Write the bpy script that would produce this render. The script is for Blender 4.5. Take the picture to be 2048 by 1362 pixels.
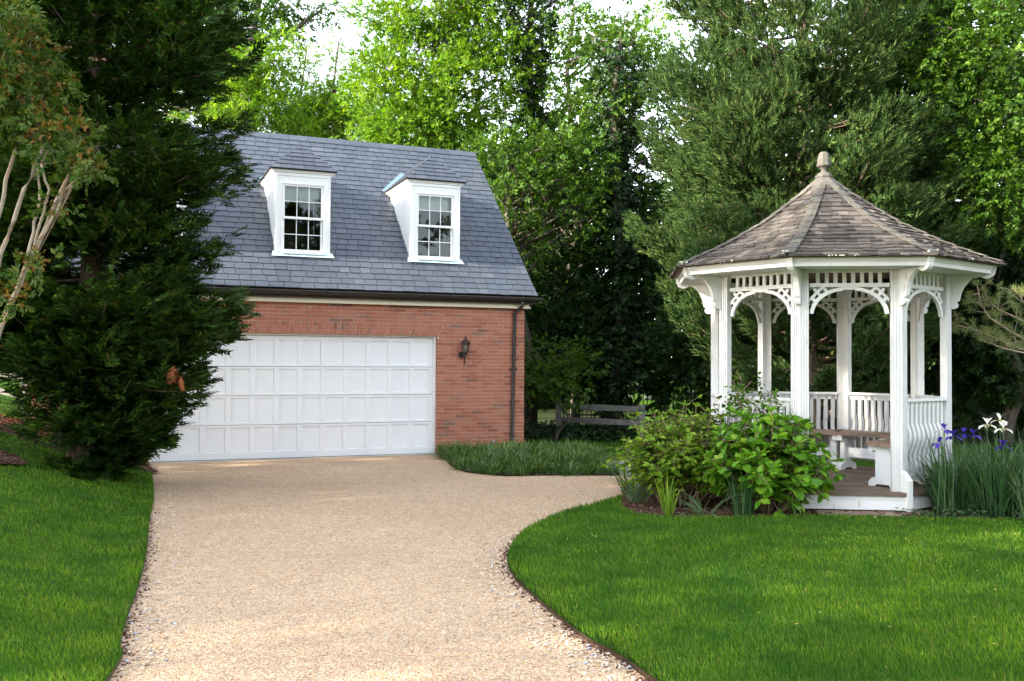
import bpy, math, random
import numpy as np
from mathutils import Vector, Matrix
from mathutils.geometry import delaunay_2d_cdt

for o in list(bpy.data.objects):
    bpy.data.objects.remove(o)
S = bpy.context.scene
COL = S.collection
PI = math.pi
R = math.radians

# ------------------------------------------------------------------ camera, sky, sun, exposure
cam_d = bpy.data.cameras.new('camera')
cam = bpy.data.objects.new('camera', cam_d)
COL.objects.link(cam)
cam_d.sensor_width = 36.0
cam_d.lens = 33.50
cam_d.clip_start = 0.05
cam_d.clip_end = 600
cam.matrix_world = Matrix.Translation((0, 0, 1.694)) @ Matrix.Rotation(R(90) + 0.0228, 4, 'X') @ Matrix.Rotation(0.0055, 4, 'Z')
S.camera = cam

SUN_AZ = R(203)          # direction towards the sun, measured from +X counter-clockwise
SUN_EL = R(22)
world = bpy.data.worlds.new('World')
S.world = world
world.use_nodes = True
wn = world.node_tree
sky = wn.nodes.new('ShaderNodeTexSky')
sky.sky_type = 'NISHITA'
sky.sun_disc = False
sky.sun_elevation = SUN_EL
sky.sun_rotation = R(90) - SUN_AZ
sky.air_density = 1.0
sky.dust_density = 0.4
sky.ozone_density = 1.0
bg = wn.nodes['Background']
hs = wn.nodes.new('ShaderNodeHueSaturation')      # thin white cloud over the blue
hs.inputs['Saturation'].default_value = 0.38
hs.inputs['Value'].default_value = 1.25
wn.links.new(sky.outputs[0], hs.inputs['Color'])
wn.links.new(hs.outputs[0], bg.inputs[0])
bg.inputs[1].default_value = 0.15

sun_d = bpy.data.lights.new('sun', 'SUN')
sun = bpy.data.objects.new('sun', sun_d)
COL.objects.link(sun)
sun_d.energy = 3.6
sun_d.angle = R(0.6)
sun_d.color = (1.0, 0.90, 0.74)
sdir = Vector((math.cos(SUN_AZ) * math.cos(SUN_EL), math.sin(SUN_AZ) * math.cos(SUN_EL), math.sin(SUN_EL)))
sun.rotation_euler = sdir.to_track_quat('Z', 'Y').to_euler()
sun.location = sdir * 60

S.view_settings.view_transform = 'Standard'
S.view_settings.look = 'None'
S.view_settings.gamma = 1
S.view_settings.use_curve_mapping = False
S.view_settings.exposure = 2.5
S.cycles.max_bounces = 8
S.cycles.diffuse_bounces = 4
S.cycles.glossy_bounces = 3
S.cycles.transmission_bounces = 5
S.cycles.transparent_max_bounces = 8

# ------------------------------------------------------------------ object helpers
def link(name, me, parent=None, m=None):
    o = bpy.data.objects.new(name, me)
    COL.objects.link(o)
    if parent is not None:
        o.parent = parent
    if m is not None and me is not None and len(me.materials) == 0:
        me.materials.append(m)
    return o

def tag(o, label=None, cat=None, group=None, kind=None):
    if label: o['label'] = label
    if cat: o['category'] = cat
    if group: o['group'] = group
    if kind: o['kind'] = kind
    return o

def thing(name, loc, label, cat, group=None, rz=0.0):
    o = bpy.data.objects.new(name, None)
    COL.objects.link(o)
    o.empty_display_size = 0.2
    o.location = loc
    o.rotation_euler = (0, 0, rz)
    return tag(o, label, cat, group)

class MB:
    def __init__(s):
        s.v = []; s.f = []
    def add(s, vs, fs):
        n = len(s.v)
        s.v += [tuple(v) for v in vs]
        s.f += [tuple(i + n for i in f) for f in fs]
        return s
    def box(s, c, d, rot=None):
        hx, hy, hz = d[0] / 2, d[1] / 2, d[2] / 2
        vs = [Vector((x, y, z)) for x in (-hx, hx) for y in (-hy, hy) for z in (-hz, hz)]
        if rot is not None: vs = [rot @ v for v in vs]
        c = Vector(c)
        return s.add([v + c for v in vs], [(0,1,3,2),(4,6,7,5),(0,4,5,1),(2,3,7,6),(0,2,6,4),(1,5,7,3)])
    def hexa(s, lo, hi):
        """two loops of equal length, bottom and top"""
        n = len(lo)
        return s.add(list(lo) + list(hi), [tuple(range(n))[::-1], tuple(range(n, 2*n))] + [(i, (i+1) % n, n + (i+1) % n, n + i) for i in range(n)])
    def prism(s, prof, o, ex, ey, ez, t0, t1):
        """2D profile in ex,ey swept along ez from t0 to t1"""
        o, ex, ey, ez = Vector(o), Vector(ex), Vector(ey), Vector(ez)
        lo = [o + ex*a + ey*b + ez*t0 for a, b in prof]
        hi = [o + ex*a + ey*b + ez*t1 for a, b in prof]
        return s.hexa(lo, hi)
    def band(s, la, lb, o, ex, ey, ez, t0, t1):
        """strip between two 2D curves, given a thickness"""
        o, ex, ey, ez = Vector(o), Vector(ex), Vector(ey), Vector(ez)
        P = lambda p, t: o + ex*p[0] + ey*p[1] + ez*t
        n = len(la)
        vs = []
        for i in range(n):
            vs += [P(la[i], t0), P(lb[i], t0), P(lb[i], t1), P(la[i], t1)]
        fs = [(0,1,2,3), (4*n-4, 4*n-1, 4*n-2, 4*n-3)]
        for i in range(n-1):
            a, b = 4*i, 4*i+4
            for k in range(4):
                fs.append((a+k, b+k, b+(k+1) % 4, a+(k+1) % 4))
        return s.add(vs, fs)
    def tube(s, path, rad, n=6, cap=True):
        path = [Vector(p) for p in path]
        if not hasattr(rad, '__len__'): rad = [rad] * len(path)
        vs = []; m = len(path)
        ref = Vector((0.31, 0.17, 0.93)).normalized()
        for i, p in enumerate(path):
            d = (path[min(i+1, m-1)] - path[max(i-1, 0)]).normalized()
            a = d.cross(ref)
            if a.length < 0.15: a = d.cross(Vector((1, 0, 0)))
            a.normalize(); b = d.cross(a)
            for k in range(n):
                t = 2*PI*k/n
                vs.append(p + (a*math.cos(t) + b*math.sin(t)) * rad[i])
        fs = [(i*n+k, i*n+(k+1) % n, (i+1)*n+(k+1) % n, (i+1)*n+k) for i in range(m-1) for k in range(n)]
        if cap: fs += [tuple(range(n))[::-1], tuple(range((m-1)*n, m*n))]
        return s.add(vs, fs)
    def lathe(s, prof, n=12, c=(0, 0, 0), ph=0.0):
        vs = [(c[0]+r*math.cos(2*PI*k/n+ph), c[1]+r*math.sin(2*PI*k/n+ph), c[2]+z) for r, z in prof for k in range(n)]
        m = len(prof)
        fs = [(i*n+k, i*n+(k+1) % n, (i+1)*n+(k+1) % n, (i+1)*n+k) for i in range(m-1) for k in range(n)]
        fs += [tuple(range(n))[::-1], tuple(range((m-1)*n, m*n))]
        return s.add(vs, fs)
    def mesh(s, name, m=None, smooth=False):
        me = bpy.data.meshes.new(name)
        me.from_pydata([tuple(v) for v in s.v], [], s.f)
        if m is not None: me.materials.append(m)
        if smooth: me.polygons.foreach_set('use_smooth', [True]*len(me.polygons))
        me.update()
        return me
    def build(s, name, m, parent=None, smooth=False):
        return link(name, s.mesh(name, m, smooth), parent)

def np_mesh(name, V, F, m, smooth=False):
    """V (n,3) float, F (k,3) int -> mesh"""
    me = bpy.data.meshes.new(name)
    V = np.ascontiguousarray(V, np.float32); F = np.ascontiguousarray(F, np.int32)
    me.vertices.add(len(V)); me.vertices.foreach_set('co', V.ravel())
    me.loops.add(F.size); me.loops.foreach_set('vertex_index', F.ravel())
    me.polygons.add(len(F))
    me.polygons.foreach_set('loop_start', np.arange(0, F.size, F.shape[1], dtype=np.int32))
    me.polygons.foreach_set('loop_total', np.full(len(F), F.shape[1], np.int32))
    me.materials.append(m)
    if smooth: me.polygons.foreach_set('use_smooth', np.ones(len(F), bool))
    me.update(calc_edges=True)
    return me

# ------------------------------------------------------------------ material helpers
class NT:
    def __init__(s, name, disp=False):
        s.m = bpy.data.materials.new(name); s.m.use_nodes = True
        s.t = s.m.node_tree
        s.b = s.t.nodes['Principled BSDF']; s.out = s.t.nodes['Material Output']
    def n(s, typ, **kw):
        nd = s.t.nodes.new('ShaderNode' + typ)
        for k, v in kw.items():
            if k.startswith('i_'):
                k = k[2:]
                nd.inputs[int(k) if k.isdigit() else k.replace('_', ' ')].default_value = v
            else: setattr(nd, k, v)
        return nd
    def l(s, a, b): s.t.links.new(a, b)
    def coord(s, scale=(1, 1, 1), obj=True):
        tc = s.n('TexCoord'); mp = s.n('Mapping'); mp.inputs['Scale'].default_value = scale
        s.l(tc.outputs['Object'], mp.inputs[0]); return mp.outputs[0]
    def noise(s, vec, scale, detail=3, rough=.55):
        nd = s.n('TexNoise'); nd.inputs['Scale'].default_value = scale; nd.inputs['Detail'].default_value = detail
        nd.inputs['Roughness'].default_value = rough
        s.l(vec, nd.inputs['Vector']); return nd.outputs['Fac']
    def ramp(s, fac, stops, interp='LINEAR'):
        nd = s.n('ValToRGB'); cr = nd.color_ramp; cr.interpolation = interp
        while len(cr.elements) < len(stops): cr.elements.new(0.5)
        for e, (p, c) in zip(cr.elements, stops):
            e.position = p; e.color = (c[0], c[1], c[2], 1) if hasattr(c, '__len__') else (c, c, c, 1)
        s.l(fac, nd.inputs[0]); return nd.outputs[0]
    def rnd(s):
        """random per piece: per mesh island plus per object"""
        g = s.n('NewGeometry'); oi = s.n('ObjectInfo')
        a = s.n('Math', operation='ADD'); s.l(g.outputs['Random Per Island'], a.inputs[0]); s.l(oi.outputs['Random'], a.inputs[1])
        f = s.n('Math', operation='FRACT'); s.l(a.outputs[0], f.inputs[0]); return f.outputs[0]
    def mix(s, a, b, fac, mode='MIX'):
        nd = s.n('MixRGB', blend_type=mode)
        for v, i in ((fac, 0), (a, 1), (b, 2)):
            if hasattr(v, 'is_linked') or hasattr(v, 'links'): s.l(v, nd.inputs[i])
            elif hasattr(v, '__len__'): nd.inputs[i].default_value = (*v, 1)
            else: nd.inputs[i].default_value = v
        return nd.outputs[0]
    def bump(s, h, strength=.4, dist=.01):
        nd = s.n('Bump'); nd.inputs['Strength'].default_value = strength; nd.inputs['Distance'].default_value = dist
        s.l(h, nd.inputs['Height']); s.l(nd.outputs[0], s.b.inputs['Normal']); return nd
    def col(s, c):
        if hasattr(c, '__len__'): s.b.inputs['Base Color'].default_value = (*c, 1)
        else: s.l(c, s.b.inputs['Base Color'])
    def set(s, rough=.6, spec=.3, metal=0):
        s.b.inputs['Roughness'].default_value = rough; s.b.inputs['Specular IOR Level'].default_value = spec; s.b.inputs['Metallic'].default_value = metal
        return s.m

def mat_piece(name, stops, rough=.8, spec=.2, nscale=(30, 30, 30), namp=.25, bump=.3, bdist=.004, detail=4, dirt=None):
    """material for pieces whose colour varies from one to the next"""
    t = NT(name); c = t.ramp(t.rnd(), stops, 'LINEAR')
    v = t.coord(nscale); nz = t.noise(v, 1.0, detail)
    d = t.ramp(nz, [(.25, 1 - namp), (.75, 1 + namp * .6)])
    c = t.mix(c, d, 1.0, 'MULTIPLY')
    if dirt:
        v2 = t.coord((1, 1, 1)); z = t.ramp(t.noise(v2, dirt[1], 5, .65), [(dirt[2], 0), (dirt[2] + .12, 1)])
        c = t.mix(c, dirt[0], z)
    t.col(c)
    if bump: t.bump(nz, bump, bdist)
    return t.set(rough, spec)

M = {}
M['brick'] = mat_piece('brick', [(0, (.24,.095,.068)), (.10, (.36,.124,.076)), (.45, (.42,.152,.093)), (.78, (.46,.178,.112)), (.95, (.39,.165,.11)), (1, (.20,.12,.095))], .92, .15, (60, 60, 60), .28, .35, .003)
M['mortar'] = mat_piece('mortar', [(0, (.60,.48,.37)), (1, (.60,.48,.37))], .95, .1, (40, 40, 40), .2, .3, .003)
M['slate'] = mat_piece('slate', [(0, (.050,.062,.083)), (.5, (.059,.072,.095)), (.9, (.068,.081,.104)), (1, (.082,.094,.115))], .46, .5, (14, 30, 14), .22, .25, .004)
M['shingle'] = mat_piece('cedar_shingle', [(0, (.052,.044,.038)), (.4, (.088,.075,.066)), (.8, (.120,.103,.090)), (1, (.16,.132,.112))], .9, .15, (9, 60, 60), .42, .5, .004, 5, ((.12,.115,.05), 2.6, .66))
M['hip'] = mat_piece('hip_board', [(0, (.080,.072,.062)), (1, (.12,.110,.095))], .9, .15, (30, 30, 30), .4, .5, .004, 5, ((.20,.21,.13), 5, .60))
M['deck'] = mat_piece('deck_board', [(0, (.15,.105,.075)), (.6, (.215,.155,.115)), (1, (.27,.20,.155))], .8, .25, (6, 60, 30), .35, .4, .004, 5)
M['seat'] = mat_piece('seat_wood', [(0, (.24,.165,.115)), (1, (.31,.215,.15))], .7, .3, (10, 60, 30), .3, .3, .003, 5)

def mat_paint(name, c, wear, thr, scale=6, rough=.55, amp=.06):
    t = NT(name); v = t.coord((1, 1, 1))
    a = t.ramp(t.noise(v, 2.2, 4), [(.3, 1 - amp), (.7, 1)])
    cc = t.mix(c, a, 1.0, 'MULTIPLY')
    v2 = t.coord((scale*3, scale*3, scale*.35))
    w = t.ramp(t.noise(v2, 1.0, 6, .7), [(thr, 0), (thr + .05, 1)])
    cc = t.mix(cc, wear, w); t.col(cc)
    t.bump(t.noise(t.coord((50, 50, 8)), 1.0, 3), .12, .003)
    return t.set(rough, .35)
M['white'] = mat_paint('white_paint', (.82,.82,.80), (.50,.47,.42), .70)
M['white_worn'] = mat_paint('worn_white_paint', (.70,.69,.665), (.42,.37,.30), .625, 7, .6, .12)
M['door_white'] = mat_paint('door_paint', (.80,.80,.80), (.66,.64,.60), .70, 3, .5, .05)
M['cream'] = mat_paint('cream_paint', (.62,.54,.39), (.45,.38,.28), .72)

def mat_plain(name, c, rough=.5, spec=.4, metal=0, amp=.2, scale=12):
    t = NT(name); nz = t.noise(t.coord((1, 1, 1)), scale, 4)
    t.col(t.mix(c, t.ramp(nz, [(.3, 1 - amp), (.7, 1 + amp)]), 1.0, 'MULTIPLY'))
    return t.set(rough, spec, metal)
M['bronze'] = mat_plain('dark_bronze', (.035,.029,.026), .42, .5, .2)
M['copper'] = mat_plain('weathered_copper', (.36,.50,.50), .7, .3, 0, .3, 8)
M['lead'] = mat_plain('grey_flashing', (.16,.24,.29), .5, .4)
M['black_metal'] = mat_plain('black_metal', (.018,.018,.02), .4, .5)
M['concrete'] = mat_plain('concrete', (.34,.31,.27), .95, .1, 0, .15, 20)
M['stone'] = mat_plain('brown_stone', (.24,.17,.13), .95, .1, 0, .3, 9)
M['path_stone'] = mat_plain('grey_stone', (.30,.28,.25), .95, .1, 0, .3, 9)
M['ceiling'] = mat_plain('roof_board', (.16,.115,.085), .9, .1, 0, .25, 9)
M['dark_room'] = mat_plain('dark_room_wall', (.05,.038,.03), .9, .1)
M['room_wood'] = mat_plain('reddish_wood', (.22,.075,.03), .6, .3)
M['blind'] = mat_plain('white_blind', (.75,.75,.73), .8, .2, 0, .05)
M['fence'] = mat_plain('weathered_fence', (.16,.15,.135), .95, .1, 0, .35, 6)
M['iron'] = mat_plain('black_iron', (.02,.02,.02), .6, .3)
M['rust_leaf'] = mat_plain('dry_leaf', (.26,.085,.035), .9, .1)
M['lichen'] = mat_plain('lichen', (.55,.57,.44), 1, .05, 0, .3, 60)

t = NT('window_glass')  # thin pane
t.t.nodes.remove(t.b)
gl = t.n('BsdfGlossy'); gl.inputs['Roughness'].default_value = .02; gl.inputs['Color'].default_value = (.9,.95,1,1)
tr = t.n('BsdfTransparent'); tr.inputs['Color'].default_value = (.75,.78,.76,1)
lw = t.n('Fresnel'); lw.inputs['IOR'].default_value = 1.38
mx = t.n('MixShader'); t.l(lw.outputs[0], mx.inputs[0]); t.l(tr.outputs[0], mx.inputs[1]); t.l(gl.outputs[0], mx.inputs[2])
t.l(mx.outputs[0], t.out.inputs[0]); M['glass'] = t.m

# ---- ground materials
t = NT('gravel'); v = t.coord()
vo = t.n('TexVoronoi', feature='F1'); vo.inputs['Scale'].default_value = 78; t.l(v, vo.inputs['Vector'])
sp = t.n('SeparateColor'); t.l(vo.outputs['Color'], sp.inputs[0])
c = t.ramp(sp.outputs[0], [(0, (.33,.20,.115)), (.15, (.55,.365,.215)), (.45, (.62,.43,.275)), (.7, (.66,.485,.325)), (.88, (.70,.57,.42)), (.95, (.48,.32,.17)), (1, (.36,.36,.38))])
e = t.ramp(vo.outputs['Distance'], [(.30, 1), (.75, .48)])
c = t.mix(c, e, .75, 'MULTIPLY')
big = t.ramp(t.noise(v, .55, 4, .6), [(.3, (.90,.87,.83)), (.7, (1.06,1.05,1.04))])
c = t.mix(c, big, 1.0, 'MULTIPLY')
sm = t.ramp(t.noise(v, 9, 4, .7), [(.32, .80), (.6, 1.03)])
c = t.mix(c, sm, .8, 'MULTIPLY')
t.col(c)
inv = t.n('Math', operation='SUBTRACT'); inv.inputs[0].default_value = 1; t.l(vo.outputs['Distance'], inv.inputs[1])
t.bump(inv.outputs[0], .75, .011); M['gravel'] = t.set(.9, .2)
M['pebble'] = mat_piece('pebble', [(0, (.38,.27,.18)), (.3, (.54,.40,.27)), (.55, (.61,.48,.35)), (.75, (.68,.58,.46)), (.86, (.56,.36,.16)), (.93, (.28,.30,.34)), (1, (.55,.57,.60))], .7, .3, (40, 40, 40), .2, 0)
M['chip'] = mat_piece('mulch_chip', [(0, (.06,.032,.022)), (.5, (.12,.062,.042)), (.85, (.18,.10,.07)), (1, (.26,.17,.12))], .95, .1, (60, 60, 60), .3, 0)
t = NT('mulch'); v = t.coord((1, 1, 1))
vo = t.n('TexVoronoi'); vo.inputs['Scale'].default_value = 38; t.l(v, vo.inputs['Vector'])
sp = t.n('SeparateColor'); t.l(vo.outputs['Color'], sp.inputs[0])
t.col(t.ramp(sp.outputs[0], [(0, (.035,.02,.014)), (.5, (.085,.045,.03)), (1, (.15,.085,.06))]))
t.bump(vo.outputs['Distance'], .8, .02); M['mulch'] = t.set(.95, .1)
t = NT('soil'); v = t.coord()
t.col(t.ramp(t.noise(v, 7, 6, .7), [(.3, (.045,.03,.02)), (.7, (.12,.085,.055))])); t.bump(t.noise(v, 30, 4), .6, .02); M['soil'] = t.set(.95, .1)
t = NT('forest_floor'); v = t.coord()
t.col(t.ramp(t.noise(v, 3, 6, .7), [(.3, (.02,.025,.012)), (.55, (.035,.05,.016)), (.75, (.07,.05,.03))])); t.bump(t.noise(v, 12, 4), .6, .04); M['forest'] = t.set(.95, .1)

def mat_leaf(name, stops, rough=.5, spec=.35, trans=.35, tcol=(1.25,1.3,.6), patch=None, pscale=.8):
    t = NT(name); c = t.ramp(t.rnd(), stops)
    if patch:
        g = t.n('NewGeometry'); nz = t.noise(g.outputs['Position'], pscale, 3)
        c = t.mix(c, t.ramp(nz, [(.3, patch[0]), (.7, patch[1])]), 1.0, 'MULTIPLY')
        if pscale > 2: c = t.mix(c, t.ramp(t.noise(g.outputs['Position'], pscale*.22, 2), [(.35, (.70,.80,.90)), (.65, (1.24,1.15,1.0))]), 1.0, 'MULTIPLY')  # broad lawn patches: soft sun dapples put into the blade colour
    t.col(c); t.set(rough, spec)
    tl = t.n('BsdfTranslucent'); t.l(t.mix(c, tcol, 1.0, 'MULTIPLY'), tl.inputs[0])
    mx = t.n('MixShader'); mx.inputs[0].default_value = trans
    t.l(t.b.outputs[0], mx.inputs[1]); t.l(tl.outputs[0], mx.inputs[2]); t.l(mx.outputs[0], t.out.inputs[0])
    return t.m
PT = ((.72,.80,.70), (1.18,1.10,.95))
M['lawn'] = mat_leaf('lawn_blade', [(0, (.031,.092,.008)), (.45, (.060,.152,.011)), (.8, (.098,.205,.016)), (.95, (.15,.225,.032)), (1, (.17,.16,.06))], .65, .10, .30, (1.2,1.3,.5), ((.50,.66,.70), (1.42,1.24,1.0)), 2.3)  # patch tints vary the green and stand in for sun dapples
M['lawn_base'] = mat_leaf('lawn_thatch', [(0, (.030,.070,.008)), (1, (.030,.070,.008))], .9, .05, .01, (1,1,1), ((.75,.85,.7), (1.15,1.1,1.0)), 1.1)
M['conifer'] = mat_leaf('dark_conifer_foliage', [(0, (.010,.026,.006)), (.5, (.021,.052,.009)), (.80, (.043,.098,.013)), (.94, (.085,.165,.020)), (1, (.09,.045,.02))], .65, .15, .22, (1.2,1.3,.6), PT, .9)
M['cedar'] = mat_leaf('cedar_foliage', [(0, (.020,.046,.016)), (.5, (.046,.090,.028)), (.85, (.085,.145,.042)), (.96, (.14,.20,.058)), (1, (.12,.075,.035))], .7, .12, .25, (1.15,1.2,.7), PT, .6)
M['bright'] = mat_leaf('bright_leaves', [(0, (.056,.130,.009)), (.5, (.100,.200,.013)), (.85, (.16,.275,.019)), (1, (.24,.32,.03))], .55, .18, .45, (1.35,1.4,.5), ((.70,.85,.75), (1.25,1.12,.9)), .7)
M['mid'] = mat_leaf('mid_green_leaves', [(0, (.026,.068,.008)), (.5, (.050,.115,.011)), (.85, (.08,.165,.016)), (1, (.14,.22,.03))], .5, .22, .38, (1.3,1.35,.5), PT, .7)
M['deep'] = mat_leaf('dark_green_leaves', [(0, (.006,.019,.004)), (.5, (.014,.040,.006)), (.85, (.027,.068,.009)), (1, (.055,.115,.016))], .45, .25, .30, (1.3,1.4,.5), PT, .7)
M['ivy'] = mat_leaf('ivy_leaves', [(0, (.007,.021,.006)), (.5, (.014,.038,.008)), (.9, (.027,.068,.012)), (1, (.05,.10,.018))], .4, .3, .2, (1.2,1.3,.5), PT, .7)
M['red_leaf'] = mat_leaf('red_tipped_leaves', [(0, (.17,.06,.014)), (.5, (.21,.11,.018)), (1, (.20,.17,.025))], .55, .25, .35, (1.3,1,.5))
M['crape_leaf'] = mat_leaf('crape_leaves', [(0, (.035,.075,.010)), (.6, (.06,.115,.014)), (1, (.13,.14,.02))], .55, .22, .35)
M['hydrangea'] = mat_leaf('hydrangea_leaves', [(0, (.060,.165,.009)), (.5, (.105,.25,.014)), (.85, (.16,.33,.020)), (1, (.28,.40,.035))], .45, .28, .35, (1.2,1.3,.5))
M['viburnum'] = mat_leaf('small_shrub_leaves', [(0, (.085,.175,.012)), (.5, (.15,.265,.018)), (.85, (.21,.33,.026)), (1, (.31,.39,.048))], .5, .22, .35, (1.2,1.3,.5))
M['strap'] = mat_leaf('strap_leaves', [(0, (.022,.060,.020)), (.5, (.038,.095,.030)), (.85, (.06,.13,.042)), (1, (.10,.17,.07))], .42, .4, .25)
M['bluestrap'] = mat_leaf('blue_green_strap_leaves', [(0, (.08,.14,.06)), (1, (.15,.22,.11))], .45, .4, .2)
M['liriope'] = mat_leaf('liriope_leaves', [(0, (.035,.085,.018)), (.45, (.06,.125,.018)), (.8, (.095,.165,.030)), (1, (.15,.21,.07))], .55, .18, .22, (1.2,1.3,.6), PT, 1.2)
M['cover'] = mat_leaf('ground_cover_leaves', [(0, (.02,.045,.018)), (.6, (.04,.085,.03)), (1, (.07,.11,.05))], .5, .3, .2)
M['pine'] = mat_leaf('pine_needles', [(0, (.13,.17,.06)), (.6, (.21,.25,.085)), (1, (.30,.31,.12))], .5, .3, .3)
M['violet'] = mat_leaf('violet_petals', [(0, (.035,.018,.20)), (.5, (.05,.028,.30)), (1, (.10,.05,.38))], .6, .2, .3, (1.1,1,1.3))
M['white_petal'] = mat_leaf('white_petals', [(0, (.80,.80,.72)), (1, (.85,.84,.78))], .6, .2, .35, (1,1,.9))
M['yellow_petal'] = mat_leaf('yellow_throat', [(0, (.65,.52,.10)), (1, (.7,.58,.14))], .6, .2, .3, (1,1,.6))

def mat_bark(name, a, b, sc=(10, 10, 2.5), bump=.9, spots=None):
    t = NT(name); v = t.coord(sc); nz = t.noise(v, 1.6, 6, .65)
    c = t.ramp(nz, [(.32, a), (.68, b)])  # furrowed
    if spots:
        c = t.mix(c, spots, t.ramp(t.noise(t.coord((3, 3, 1.2)), 2, 3), [(.5, 0), (.56, 1)]))
    t.col(c); t.bump(nz, bump, .02); return t.set(.9, .1)
M['bark'] = mat_bark('grey_bark', (.05,.042,.034), (.16,.135,.105))
M['conifer_bark'] = mat_bark('brown_bark', (.07,.048,.034), (.24,.175,.125), (16, 16, 1.5))
M['crape_bark'] = mat_bark('pale_smooth_bark', (.26,.21,.15), (.42,.355,.265), (6, 6, 2), .25, (.36,.25,.17))
M['twig'] = mat_bark('twig_bark', (.13,.085,.055), (.25,.18,.12), (20, 20, 8), .3)
# ------------------------------------------------------------------ terrain
EY = np.array([-8, 0, 2, 5.07, 5.71, 6.25, 6.91, 7.92, 9.02, 10.14, 11.59, 13.24, 15.44, 17.5, 20, 40.])
EX = np.array([-1.4, -1.5, -1.65, -2.12, -2.32, -2.50, -2.70, -3.03, -3.42, -3.83, -4.33, -4.96, -5.84, -8.6, -9.3, -9.5])
def smooth(a, b, x):
    t = np.clip((x - a) / (b - a), 0, 1); return t*t*(3 - 2*t)
def terr(x, y):
    """height of the natural ground"""
    x = np.asarray(x, float); y = np.asarray(y, float)
    d = np.interp(y, EY, EX) - x
    k = .16 + .15 * smooth(5.5, 10.5, y) + .20 * smooth(10.5, 14.0, y)
    dd = np.clip(d, 0, None)
    z = k * (dd*dd / (dd + .45))
    z = 1.0 * np.tanh(z / 1.0)
    # low swell of the right lawn
    e = np.maximum(0, 1 - ((x - 3.4) / 3.4)**2) * np.maximum(0, 1 - ((y - 7.6) / 3.4)**2)
    return z + .03 * np.sqrt(e) * (x > 0)

def sheet(name, poly, step, zoff, m, lip=0.0, skirt=None, rough=0.0, seed=1, kind='structure', label=None, fn=None):
    """triangulated ground sheet inside a polygon, following the terrain, with a rounded edge"""
    rng = np.random.default_rng(seed)
    P = np.array(poly, float)
    # densify the outline
    out = []
    for i in range(len(P)):
        a, b = P[i], P[(i+1) % len(P)]
        n = max(1, int(np.linalg.norm(b - a) / (step * .6)))
        out += [a + (b - a) * k / n for k in range(n)]
    P2 = np.array(out)
    xs = np.arange(P[:, 0].min(), P[:, 0].max(), step); ys = np.arange(P[:, 1].min(), P[:, 1].max(), step)
    G = np.stack(np.meshgrid(xs, ys), -1).reshape(-1, 2) + rng.uniform(-.25, .25, (len(xs)*len(ys), 2)) * step
    G = G[inside(G, P2)]
    if len(G):
        d = edge_dist(G, P2); G = G[d > step * .35]
    pts = [Vector(p) for p in np.vstack([P2, G])] if len(G) else [Vector(p) for p in P2]
    nb = len(P2)
    r = delaunay_2d_cdt(pts, [(i, (i+1) % nb) for i in range(nb)], [], 1, 1e-5)
    V = np.array([(v.x, v.y) for v in r[0]])
    z = (fn or terr)(V[:, 0], V[:, 1]) + zoff
    dd = edge_dist(V, P2)
    if lip: z = z - lip * np.clip(1 - dd / (lip * 3.5), 0, 1)**2
    if rough: z = z + rng.normal(0, rough, len(V)) * (dd > .02)
    me = bpy.data.meshes.new(name)
    vs = [(x, y, h) for (x, y), h in zip(V, z)]
    fs = [tuple(f) if poly_area([V[i] for i in f]) > 0 else tuple(f)[::-1] for f in r[2]]
    if skirt:
        # vertical cut edge round the outline
        bi = [i for i in range(len(V)) if dd[i] < 1e-6]
        order = []
        for p in P2:
            j = min(bi, key=lambda i: (V[i][0]-p[0])**2 + (V[i][1]-p[1])**2); order.append(j)
        n0 = len(vs); nf0 = len(fs)
        for j in order: vs.append((V[j][0], V[j][1], vs[j][2] - skirt))
        for q in range(len(order)):
            a, b = order[q], order[(q+1) % len(order)]
            fs.append((a, n0 + q, n0 + (q+1) % len(order), b))
    me.from_pydata(vs, [], fs)
    me.materials.append(m)
    if skirt:
        me.materials.append(M['soil'])
        for pi_ in range(nf0, len(me.polygons)): me.polygons[pi_].material_index = 1
    me.update()
    me.polygons.foreach_set('use_smooth', [True]*len(me.polygons))
    o = link(name, me); o['kind'] = kind
    if label: o['label'] = label
    return o, P2

def poly_area(p):
    return sum(p[i][0]*p[(i+1) % len(p)][1] - p[(i+1) % len(p)][0]*p[i][1] for i in range(len(p)))
def inside(G, P):
    x, y = G[:, 0], G[:, 1]; c = np.zeros(len(G), bool)
    for i in range(len(P)):
        x0, y0 = P[i]; x1, y1 = P[(i+1) % len(P)]
        if y0 == y1: continue
        k = ((y0 > y) != (y1 > y)) & (x < (x1-x0)*(y-y0)/(y1-y0) + x0)
        c ^= k
    return c
def edge_dist(G, P):
    d = np.full(len(G), 1e9)
    for i in range(len(P)):
        a = P[i]; b = P[(i+1) % len(P)]; ab = b - a
        t = np.clip(((G - a) @ ab) / max(ab @ ab, 1e-12), 0, 1)
        d = np.minimum(d, np.linalg.norm(G - (a + t[:, None]*ab), axis=1))
    return d

def spline(pts, n=6):
    """Catmull-Rom through an open list of 2D points"""
    p = [np.array(q, float) for q in pts]; p = [2*p[0]-p[1]] + p + [2*p[-1]-p[-2]]
    out = []
    for i in range(1, len(p)-2):
        for k in range(n):
            t = k/n
            out.append(.5*((2*p[i]) + (-p[i-1]+p[i+1])*t + (2*p[i-1]-5*p[i]+4*p[i+1]-p[i+2])*t*t + (-p[i-1]+3*p[i]-3*p[i+1]+p[i+2])*t**3))
    out.append(p[-2]); return [tuple(q) for q in out]

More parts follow.
